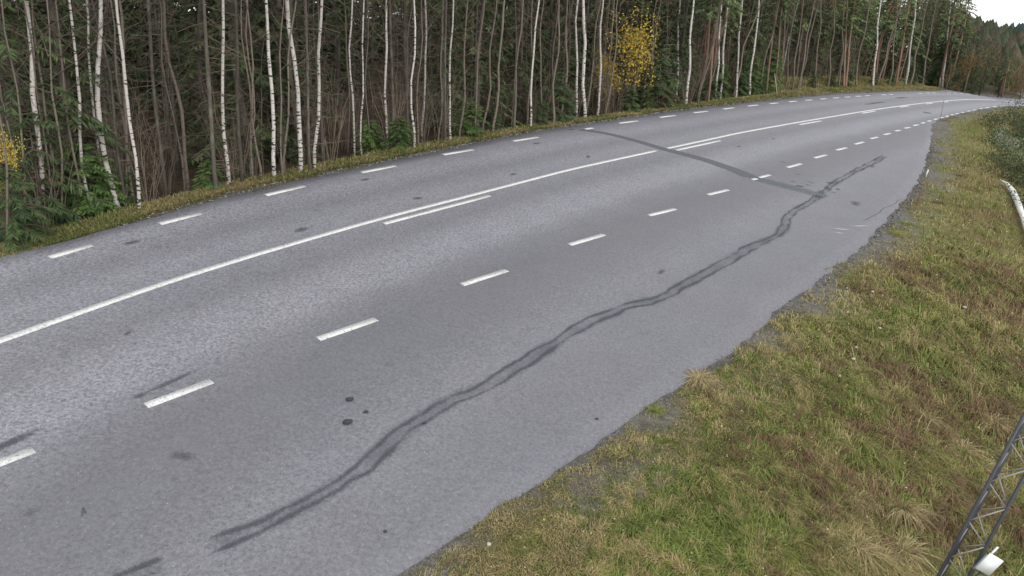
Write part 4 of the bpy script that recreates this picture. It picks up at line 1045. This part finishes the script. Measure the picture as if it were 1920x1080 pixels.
# ---- young spruces and shrubs along the verge: (px, base py, top py, pool, label)
YS = [(880, 259, 213, 'young', 'lone bright green young spruce standing at the verge, low and round'), (692, 292, 246, 'young', 'left of the two bright young spruces at the verge'), (746, 283, 240, 'young', 'right of the two bright young spruces at the verge, taller twin'), (718, 288, 258, 'dark_young', 'small dim spruce squeezed between the two bright young spruces'),
      (70, 440, 240, 'dark_young', 'tall young spruce with loose boughs at the left end of the forest edge'), (150, 412, 312, 'young', 'bushy green young spruce behind the first edge dash'), (110, 425, 330, 'dark_young', 'young spruce between the tall one and the bushy one on the left'), (185, 402, 330, 'young', 'rounded young spruce touching the thick white birch'),
      (385, 358, 318, 'young', 'small green spruce at the foot of the dark spruce trunk'), (240, 392, 330, 'dark_young', 'small dark spruce beside the white birch with pale foot'), (1012, 238, 198, 'dark_young', 'low dark spruce left of the speckled birches'), (930, 250, 222, 'dark_young', 'small dark spruce just right of the lone bright one'),
      (1045, 231, 150, 'dark_young', 'slender dark spruce among grey stems left of the twin birches'), (1062, 229, 175, 'dark_young', 'dark young spruce touching the twin speckled birches'), (1180, 212, 170, 'dark_young', 'dark young spruce under the yellow birch'), (1205, 208, 160, 'dark_young', 'dark young spruce right of the yellow birch trunk'), (1345, 190, 138, 'young', 'bright spruce left of the pair at the widening verge'),
      (1330, 192, 150, 'dark_young', 'dim spruce below the leaning thin stem'), (1405, 182, 128, 'young', 'left one of the dense spruces where the verge widens'), (1438, 178, 112, 'young', 'tallest dense spruce where the verge widens'), (1424, 181, 140, 'dark_young', 'short spruce between the two dense ones'), (1388, 184, 140, 'dark_young', 'dark spruce in the gap behind the white birch'),
      (1560, 166, 140, 'dark_young', 'low dark spruce on the inner bend verge'), (1590, 164, 138, 'dark_young', 'low dark spruce by the pair of red pines'), (1640, 162, 140, 'dark_young', 'low spruce by the white birch of the bend'), (1670, 161, 138, 'dark_young', 'low spruce midway along the wide verge'), (1710, 160, 132, 'dark_young', 'low dark spruce by the pale twin stems'), (1750, 160, 128, 'dark_young', 'dark spruce at the far tip of the verge'),
      (1755, 161, 60, 'dark_young', 'tall narrow spruce at the far tip of the verge'), (1525, 167, 142, 'dark_young', 'low spruce beside the leaning grey stem of the bend'), (15, 462, 330, 'dark_young', 'loose young spruce cut by the left border'), (1246, 203, 100, 'dark_young', 'tall greyish spruce right of the yellow foliage'), (1232, 206, 118, 'dark_young', 'greyish spruce close to the yellow foliage')]
for px, by, ty, key, lab in YS:
    g = on_ground(px, by + 1); top = at_depth(px, ty, g[1] + .3)
    z0 = float(gz(g[:1], g[1:2] + .3)[0]); h = max(.6, (top[2] - z0) * (1.45 if key == 'young' else 1.2))
    root = empty('young_spruce', (g[0], g[1] + .3, z0))
    wide = 1.25 if h < 1.6 else (.85 if h < 3 else .6)
    c = crown_child(key, root, (0, 0, 0), (h * wide, h * wide, h))
    b = MB(); b.tube([(0, 0, -.1), (0, 0, h * .5), (0, 0, h * .97)], [.022 * h ** .5, .016 * h ** .5, .004], 6); b.build('trunk', MA['spruce'], root)
    tag(root, lab, 'spruce tree', 'young spruces along the verge')
for i, (px, by) in enumerate([(1240, 205), (1225, 207), (1252, 204), (1262, 203)]):
    g = on_ground(px, by); root = empty('brown_shrub', (g[0], g[1] + .3, float(gz(g[:1], g[1:2] + .3)[0]) + .35))
    crown_child('redshrub', root, (0, 0, 0), random.uniform(.8, 1.1), name='foliage')
    tag(root, 'low reddish brown withered shrub right of the yellow birch', 'shrub', 'withered brown shrubs at the verge')
# yellow and orange leaves
def leafy(name, px, cy, by, key, sc, lab, cat, trunk=True, kind='grey'):
    g = on_ground(px, by); g[1] += .6; c = at_depth(px, cy, g[1]); z0 = float(gz(g[:1], g[1:2])[0])
    root = empty(name, (c[0], g[1], z0)); crown_child(key, root, (0, 0, c[2] - z0), sc)
    me, sp = trunk_mesh(np.array([(0, 0, 0), (.05, 0, 2.), (.0, .0, 5.)]), .035, max(3, c[2] - z0 + 2.2), kind, int(px)); put('trunk', me, root)
    return tag(root, lab, cat)
leafy('yellow_birch', 1198, 88, 212, 'yellow', (.82, .82, .86), 'birch with a bright yellow leaf crown, the only fully yellow one', 'birch tree')
leafy('yellow_birch', 1137, 140, 217, 'yellow', (.42, .42, .62), 'narrow young birch with sparse yellow leaves left of the bright one', 'birch tree')
leafy('yellow_birch', 6, 290, 468, 'yellow', (.22, .22, .35), 'sapling with a few yellow leaves at the left border', 'birch tree')

# ------------------------------------------------------------------ far bend: trees beyond the road, hills
def far_tree(kind, px, by, ty, Y, lab, group, w=1.0):
    a = at_depth(px, by, Y); t = at_depth(px, ty, Y); h = t[2] - a[2]
    z0 = float(gz(a[:1], np.array([Y]))[0]); 
    h = t[2] - z0
    root = empty({'s': 'spruce_tree', 'b': 'birch_tree', 'o': 'rowan_tree', 'p': 'pine_tree'}[kind], (a[0], Y, z0), random.random() * 6)
    b = MB(); b.tube([(0, 0, -.3), (.05 * h ** .5, 0, h * .5), (0, 0, h * .95)], [.012 * h + .03, .008 * h + .02, .01], 6); b.build('trunk', MA['spruce' if kind == 's' else ('pine' if kind == 'p' else 'grey')], root)
    if kind == 's': crown_child('spruce_full', root, (0, 0, 0), (h / 8.5 * w, h / 8.5 * w, h / 8.5))
    elif kind == 'p': crown_child('pine_crown', root, (0, 0, h * .45), (h / 9 * w, h / 9 * w, h / 9.))
    else: crown_child('brown' if kind == 'b' else 'orange', root, (0, 0, h * .58), (h / 7 * w, h / 7 * w, h / 5.6))
    return tag(root, lab, 'tree', group)
FT = [('sp'[i % 2], 1688 + 92 * (i + .5) / 18, 170, -40, 92 + (i * 37) % 24) for i in range(18)]
rnd = random.Random(11)
for i in range(70):
    px = 1775 + 190 * (i + rnd.random()) / 70
    Y = rnd.uniform(84, 118)
    top = np.interp(px, [1770, 1800, 1830, 1860, 1890, 1960], [28, 52, 78, 90, 104, 112]) + rnd.uniform(-6, 26)
    kind = rnd.choices('sbop', [.58, .26, .04, .12])[0]
    if kind == 's': top -= 8
    FT.append((kind, px, 180, top, Y))
for kind, px, by, ty, Y in FT:
    part_ = ' left of the tall pale stem' if px < 1775 else ', ' + ('beside the tall pale stem' if px < 1815 else 'under the sky gap' if px < 1870 else 'by the right border') + (', near row' if Y < 100 else ', back row')
    far_tree(kind, px, by, ty, Y, {'s': 'green spruce in the stand across the far bend', 'b': 'brown leaved birch in the stand across the far bend', 'o': 'orange tinged tree in the stand across the far bend', 'p': 'pine in the stand across the far bend'}[kind].replace(' in the stand across', ' across') + part_, {'s': 'spruces', 'b': 'brown birches', 'o': 'orange trees', 'p': 'pines'}[kind] + ' across the far bend', rnd.uniform(.75, 1.1))
far_tree('o', 1806, 178, 78, 82, 'rust orange tree at the front of the stand across the far bend', None, 1.1)
far_tree('s', 1835, 180, 62, 82, 'tallest green spruce rising above the stand across the far bend', None, .9)
o_ = far_tree('b', 1772, 172, 118, 76, 'small yellowish birch at the foot of the tall pale stem by the bend', None, .8)

def hill(name, crest, Y, depth, basez, cols, label, n=60, tree=0, seed=3):
    """wooded ridge: crest given as photo columns/rows at distance Y, falling towards the road and away behind"""
    rnd = np.random.default_rng(seed)
    px = np.linspace(crest[0][0], crest[-1][0], n); py = np.interp(px, [c[0] for c in crest], [c[1] for c in crest])
    top = np.array([at_depth(a, b, Y) for a, b in zip(px, py)])
    rows = 14; V = []
    for j in range(rows * 2 - 1):
        u = (j - rows + 1) / (rows - 1)
        hgt = (1 - u * u) ** 1.2 if abs(u) < 1 else 0
        V.append(np.stack([top[:, 0] * (1 + u * depth / Y), top[:, 1] + u * depth, basez + (top[:, 2] - basez) * hgt + (fbm(top[:, 0] * .05, np.full(n, j * .3), 1.) - .5) * 2.5 * hgt], 1))
    V = np.array(V); m = rows * 2 - 1
    i = (np.arange(m - 1)[:, None] * n + np.arange(n - 1)[None]).ravel()
    c = np.asarray(cols)[rnd.integers(0, len(cols), m * n)] * (.8 + .4 * rnd.random((m * n, 1)))
    o = tag(mesh_np(name, V.reshape(-1, 3), None, np.stack([i, i + 1, i + n + 1, i + n], 1), MA['hill'], None, {'col': c}, None, True), label, kind='structure')
    if tree:
        b = MB()
        for _ in range(tree):
            jj = rnd.random() * (m * .62); ii_ = rnd.random() * (n - 1); j0, i0 = int(jj), int(ii_)
            p = V[j0, i0] + (V[min(j0 + 1, m - 1), i0] - V[j0, i0]) * (jj - j0) + (V[j0, min(i0 + 1, n - 1)] - V[j0, i0]) * (ii_ - i0)
            h = rnd.uniform(4, 8) * Y / 260; r = h * rnd.uniform(.22, .36); k = 6; cc = np.asarray(cols)[rnd.integers(0, len(cols))] * (.6 + .8 * rnd.random())
            an = np.arange(k) * 6.283 / k + rnd.random()
            ring = lambda q, z: np.stack([p[0] + np.cos(an) * r * q * (.8 + .4 * rnd.random(k)), p[1] + np.sin(an) * r * q, np.full(k, p[2] + z)], 1)
            Vt = np.concatenate([ring(1, h * .1), ring(.8, h * .55), p[None] + [0, 0, h]])
            F4 = [(q, (q + 1) % k, k + (q + 1) % k, k + q) for q in range(k)]; F3 = [(k + q, k + (q + 1) % k, 2 * k) for q in range(k)]
            b.add(Vt, F3, F4, cc)
        tag(b.build('hill_trees', MA['hill'], None, False, True, True), 'conifers covering the ' + label.split(',')[0], kind='stuff')
    return o
hill('hill', [(1740, 30), (1770, 42), (1795, 58), (1830, 76), (1860, 84), (1895, 98), (1960, 116), (2100, 130)], 240, 90, -6, [(.035, .05, .026), (.045, .058, .03), (.06, .05, .032), (.05, .045, .03)], 'wooded hillside, sloping down to the right behind the far bend', 60, 1500, 3)
hill('hill', [(1780, 110), (1860, 96), (1890, 90), (1920, 86), (1990, 84), (2150, 100)], 620, 160, -10, [(.028, .052, .046), (.034, .058, .048)], 'distant blue green hill, seen at the right border', 50, 1200, 4)  # haze of distance is put into these blue-green colours, no air volume

# ------------------------------------------------------------------ embankment furniture
def stake(name, px0, px1, rad, mat, lab, cat, cap=None, Y=None):
    """leaning stake from its foot px0 to its top px1"""
    g = on_ground(*px0) if Y is None else at_depth(px0[0], px0[1], Y)
    t = at_depth(px1[0], px1[1], g[1]); root = empty(name, g)
    d = t - g
    b = MB(); b.tube([-d * .12, d * .5, d * (.8 if cap else 1)], [rad, rad * .95, rad * .85], 8); b.build('shaft', mat, root)
    if cap:
        b = MB(); b.tube([d * .8, d * .99, d], [rad * 1.5, rad * 1.5, rad * .9], 8); b.build('reflector', cap, root)
    return tag(root, lab, cat)
stake('marker_stake', (1718, 384), (1740.5, 318), .013, MA['orange'], 'leaning rust orange stake with a white tip on the edge of the lay-by', 'marker stake', MA['reflector'])
stake('marker_stake', (1763, 224), (1770, 186), .012, MA['orange'], 'thin faded orange stake at the roadside where the lay-by ends', 'marker stake')
stake('wooden_stake', (1457, 179), (1452.5, 138), .025, MA['wood'], 'pale wooden stake on the verge beside the dense spruces', 'stake')
stake('wooden_stake', (1178.5, 212), (1178, 203), .035, MA['wood'], 'short pale stump of a stake on the verge below the yellow birch', 'stake')
stake('wooden_stake', (1762, 166), (1763, 146), .03, MA['wood'], 'pale post at the far end of the verge', 'stake')
# litter and pale stones in the grass
for px, py, r, lab in [(1598, 684, .036, 'white pebble shaped scrap in dry grass mid embankment'), (1806, 585, .045, 'pale stone in the green grass near the ditch'), (1647, 625, .035, 'pale stone beside the grassy tuft mid embankment'), (1634, 556, .035, 'small pale scrap near the upper lay-by edge'), (1603, 662, .035, 'greyish scrap just above the white one'), (1572, 716, .03, 'small white scrap between dry grass and gravel patch'), (916, 1036, .028, 'pinkish stone in straw near the bottom edge')]:
    p = on_ground(px, py); p[2] += .1; pebble('pale_stone', p, r, MA['pale'], lab, 'stone', 'pale stones and scraps on the embankment', .5)

# white log in the ditch
W_ = [(1874, 343, .06), (1886, 351, .12), (1897, 367, .2), (1904, 384, .22), (1910, 400, .18), (1916, 416, .15), (1924, 440, .2), (1940, 480, .2)]
LOG = np.array([on_ground(a, b) for a, b, _ in W_])
LOG[:, 2] += .10 + np.array([w_[2] for w_ in W_]) * .35
b = MB(); b.tube(LOG, np.array([w_[2] for w_ in W_]) * .5, 10)
tag(b.build('log', MA['log'], None, True), 'curved white log lying in the ditch below the bushes at the right border', 'log')

# dark bushes beyond the ditch on the right
BK = []
POOL['bush_dark'] = [mk(leafy_crown(300 + i, .75, 1.05, 1900, .042, [(.045, .078, .032), (.065, .095, .042), (.06, .07, .038), (.10, .11, .06)], 46, (.09, .07, .05), 1.3, 20), 'foliage', MA['leaf']) for i in range(3)]
POOL['bush_grey'] = [mk(leafy_crown(310 + i, .7, .8, 700, .04, [(.30, .34, .27), (.36, .38, .32), (.22, .27, .18)], 12, (.16, .14, .12), 1.2, 20), 'foliage', MA['leaf']) for i in range(2)]
BUSH = [(1868, 268, 0.72, 'bush_dark', 'round dark bush at the left end of the ditch thicket'), (1884, 305, 0.78, 'bush_dark', 'dark bush in the middle of the ditch thicket'), (1860, 232, 0.72, 'bush_dark', 'small bush right under the far road edge'), (1918, 256, 1.04, 'bush_dark', 'wide dark bush between the two willow bushes'), (1895, 330, 0.65, 'bush_dark', 'low dark bush at the head of the ditch water'),
        (1884, 275, .85, 'bush_grey', 'upper grey leaved willow bush at the right border'), (1912, 316, .8, 'bush_grey', 'lower grey leaved willow bush at the right border'), (1898, 228, 1.10, 'bush_dark', 'dark bush nearest the far road at the right border'), (1932, 345, 1.17, 'bush_dark', 'dark bush right of the ditch water'), (1938, 285, 1.43, 'bush_dark', 'big dark bush cut by the right border'), (1945, 400, 1.04, 'bush_dark', 'leafy bush across the ditch water at the border')]
for px, py, sc, key, lab in BUSH:
    g = on_ground(px, py + 8); z0 = float(gz(g[:1], g[1:2])[0]); root = empty('bush', (g[0], g[1], z0))
    crown_child(key, root, (0, 0, .55 * sc), sc, name='foliage'); tag(root, lab, 'bush', 'bushes beyond the ditch')

# taller herb tufts and straw tussocks on the embankment, each its own plant
def tussock(seed, n, h, cols, droop, spread):
    rnd = np.random.default_rng(seed); b = MB()
    for k in range(n):
        an = rnd.random() * 6.283; o = np.array([math.cos(an), math.sin(an), 0]) * spread * rnd.random() * .4
        an += rnd.normal() * .6; e = np.array([math.cos(an), math.sin(an), 0]); sd = np.array([-e[1], e[0], 0]) * (.0028 + .0025 * rnd.random()); l = h * (.5 + .8 * rnd.random())
        dr = droop * (.5 + rnd.random())
        P0 = o; P1 = o + e * l * .25 * dr + [0, 0, l * .5]; P2 = o + e * l * .65 * dr + [0, 0, l * (.8 - .3 * dr)]; P3 = o + e * l * 1.05 * dr + [0, 0, l * (.95 - .85 * min(dr, 1.05))]
        c = np.asarray(cols)[rnd.integers(0, len(cols))] * (.6 + .8 * rnd.random())
        b.add([P0 - sd, P0 + sd, P1 - sd, P1 + sd, P2 - sd * .8, P2 + sd * .8, P3], [(4, 5, 6)], [(0, 1, 3, 2), (2, 3, 5, 4)], c)
    return mk(b, 'blades', MA['grass'])
STRAW = [(.40, .32, .17), (.33, .26, .13), (.46, .38, .22)]
HERB = [(.24, .175, .105), (.29, .215, .13), (.19, .14, .085)]
LUSH = [(.19, .24, .07), (.26, .28, .08), (.15, .20, .06), (.31, .30, .10)]
POOL['straw'] = [tussock(400 + i, 320, .36, STRAW, 1.05, .5) for i in range(3)]
POOL['herb'] = [tussock(410 + i, 160, .24, HERB, .8, .5) for i in range(3)]
POOL['lush'] = [tussock(420 + i, 200, .20, LUSH, .85, .5) for i in range(3)]
TU = [('straw', 1600, 1035, .75, 'straw'), ('straw', 1625, 1050, .6, ''), ('straw', 1690, 1040, .8, ''), ('straw', 1310, 712, .7, ''), ('straw', 1640, 640, .6, ''), ('straw', 1830, 880, .8, ''), ('straw', 1730, 790, .6, ''), ('straw', 1860, 800, .8, ''), ('straw', 1690, 960, .7, ''), ('straw', 1480, 640, .5, ''), ('straw', 1850, 650, .8, ''), ('straw', 1800, 850, .8, ''), 
      ('herb', 1550, 960, .8, ''), ('herb', 1600, 945, .9, ''), ('herb', 1740, 960, .9, ''), ('herb', 1710, 980, .7, ''), ('herb', 1690, 500, 1., ''), ('herb', 1680, 520, .8, ''), ('herb', 1720, 540, .9, ''), ('herb', 1660, 700, .8, ''), ('herb', 1700, 720, .8, ''), ('herb', 1870, 760, .9, ''), ('herb', 1880, 600, 1.1, ''), ('herb', 1890, 680, 1., ''), ('herb', 1870, 500, 1.1, ''), ('herb', 1860, 430, 1.1, ''), ('herb', 1820, 960, .9, ''), ('herb', 1880, 900, .9, ''), ('herb', 1760, 840, .8, ''), ('herb', 1780, 900, .8, ''), ('herb', 1850, 560, .9, ''), ('herb', 1450, 760, .5, ''), ('herb', 1760, 380, 1., ''), ('herb', 1800, 330, 1.2, ''),
      ('lush', 1660, 760, .8, ''), ('lush', 1670, 770, .7, ''), ('lush', 1380, 715, .7, ''), ('lush', 1370, 700, .6, ''), ('lush', 1420, 880, .9, ''), ('lush', 1400, 850, .8, ''), ('lush', 1300, 980, .9, ''), ('lush', 1280, 1010, .9, ''), ('lush', 1320, 1030, .8, ''), ('lush', 1230, 772, .6, ''), ('lush', 1840, 470, 1., ''), ('lush', 1840, 440, 1., ''), ('lush', 1700, 420, .9, ''), ('lush', 1680, 440, .9, ''), ('lush', 1500, 900, .8, ''), ('lush', 1600, 860, .8, ''), ('lush', 1760, 700, .8, ''), ('lush', 1590, 520, .8, ''), ('lush', 1480, 950, .7, ''), ('lush', 1690, 640, .7, '')]
names_ = {'straw': ('straw_tussock', 'drooping tussock of dry straw on the embankment', 'grass tussock', 'dry straw tussocks'), 'herb': ('withered_herb', 'withered reddish brown herb clump on the embankment', 'plant', 'withered herbs'), 'lush': ('green_tussock', 'green grass tussock on the embankment', 'grass tussock', 'green tussocks')}
for key, px, py, sc, _ in TU:
    p = on_ground(px, py); nm, lab, cat, grp = names_[key]
    o = put(nm, POOL[key][random.randrange(3)], None, (p[0], p[1], p[2] - .01)); o.scale = (sc, sc, sc * (.55 if py < 760 else .8)); o.rotation_euler = (0, 0, random.random() * 6.28)
    e_ = float(nearest(np.array([[p[0], p[1]]]), RE4)[0][0])
    lab = lab.replace(' on the embankment', '') + ', ' + ('near the lattice mast' if px > 1740 and py > 740 else 'at the lay-by edge' if e_ < 1.2 else 'at the bottom of the picture' if py > 930 else 'near the ditch' if px > 1800 else 'on the upper slope beside the lay-by' if e_ < 2.6 else 'on the lower slope')
    tag(o, lab, cat, grp + ' on the embankment')

# ------------------------------------------------------------------ lattice mast, bottom right
def mast():
    Y = 5.1
    a0, a1 = at_depth(1762, 1076, Y), at_depth(1916, 787, Y)          # left chord
    b0, b1 = at_depth(1822, 1073, Y - .02), at_depth(1921, 899, Y - .02)      # right chord
    ax = (a1 - a0) / np.linalg.norm(a1 - a0)
    side = (b0 - a0) - ax * np.dot(b0 - a0, ax); wd = np.linalg.norm(side); side /= wd
    nrm = np.cross(ax, side); nrm = nrm if nrm[1] > 0 else -nrm
    vw = a0 - np.array([0, 0, CAM_H]); vw -= ax * np.dot(vw, ax); vw /= np.linalg.norm(vw); c0 = a0 + vw * wd * .9 + side * wd * .12
    # run on down to the ground and up past the frame
    zlow = float(gz(a0[:1], a0[1:2])[0]); dn = (a0[2] - zlow + .6) / ax[2]; up = 2.6
    root = empty('lattice_mast', a0 - ax * (dn - .35))
    O = np.array(root.location)
    for base in (a0, a0 + side * wd, c0):
        b = MB(); b.tube([base - ax * dn - O, base + ax * up - O], [.0145, .0145], 10); b.build('chord', MA['steel'], root, True)
    A_, B_, C_ = a0, a0 + side * wd, c0
    step = wd * 1.63; n = int((dn + up) / step)
    for k in range(n):
        t0 = -dn + k * step
        for U, W2, s2 in ((A_, B_, .0), (A_, C_, .18), (C_, B_, .1)):
            p = U + ax * (t0 + s2 * wd) - O; q = W2 + ax * (t0 + step * .5 + s2 * wd) - O; r2 = U + ax * (t0 + step + s2 * wd) - O
            b = MB(); b.tube([p, q], [.0055, .0055], 6); b.build('brace', MA['brace'], root, True)
            b = MB(); b.tube([q, r2], [.0055, .0055], 6); b.build('brace', MA['brace'], root, True)
    tag(root, 'grey lattice mast of three tubes with zigzag braces at the bottom right', 'mast')
    # sensor housing clamped to it
    top = [(1849, 1034), (1873, 1048), (1865, 1082), (1834, 1069)]
    Ys = Y - .28
    T_ = np.array([at_depth(px, py, Ys) for px, py in top]); T_[2, 1] -= .0
    cen = T_.mean(0); u = T_[1] - T_[0]; hu = np.linalg.norm(u) / 2; u /= hu * 2; v = T_[3] - T_[0]; v -= u * np.dot(v, u); hv = np.linalg.norm(v) / 2; v /= hv * 2
    w = ray(1850, 1060); w = w / np.linalg.norm(w); w = w * .95 + v * .10 - u * .12; w /= np.linalg.norm(w)      # body runs back behind the lid
    rt = empty('sensor_box', cen); n3 = np.cross(u, v)
    b = MB(); b.box((0, 0, 0), (u, v, n3), (hu, hv, .007)); lid = b.build('lid', MA['white'], rt)
    b = MB(); b.box(w * .115, (u, v, w), (hu * .96, hv * .96, .1)); b.build('housing', MA['housing'], rt)
    b = MB(); b.box(-v * (hv + .035) - u * hu * .8 + w * .05, (u, v, w), (.009, .045, .02)); b.build('bracket', MA['white'], rt)
    b = MB(); b.tube([v * (hv * .9) + w * .05, v * (hv + .08) + w * .12, v * (hv + .3) + w * .2], [.007, .007, .007], 6); b.build('cable', MA['steel'], rt)
    tag(rt, 'white topped grey instrument box clamped to the lattice mast', 'instrument box')
mast()
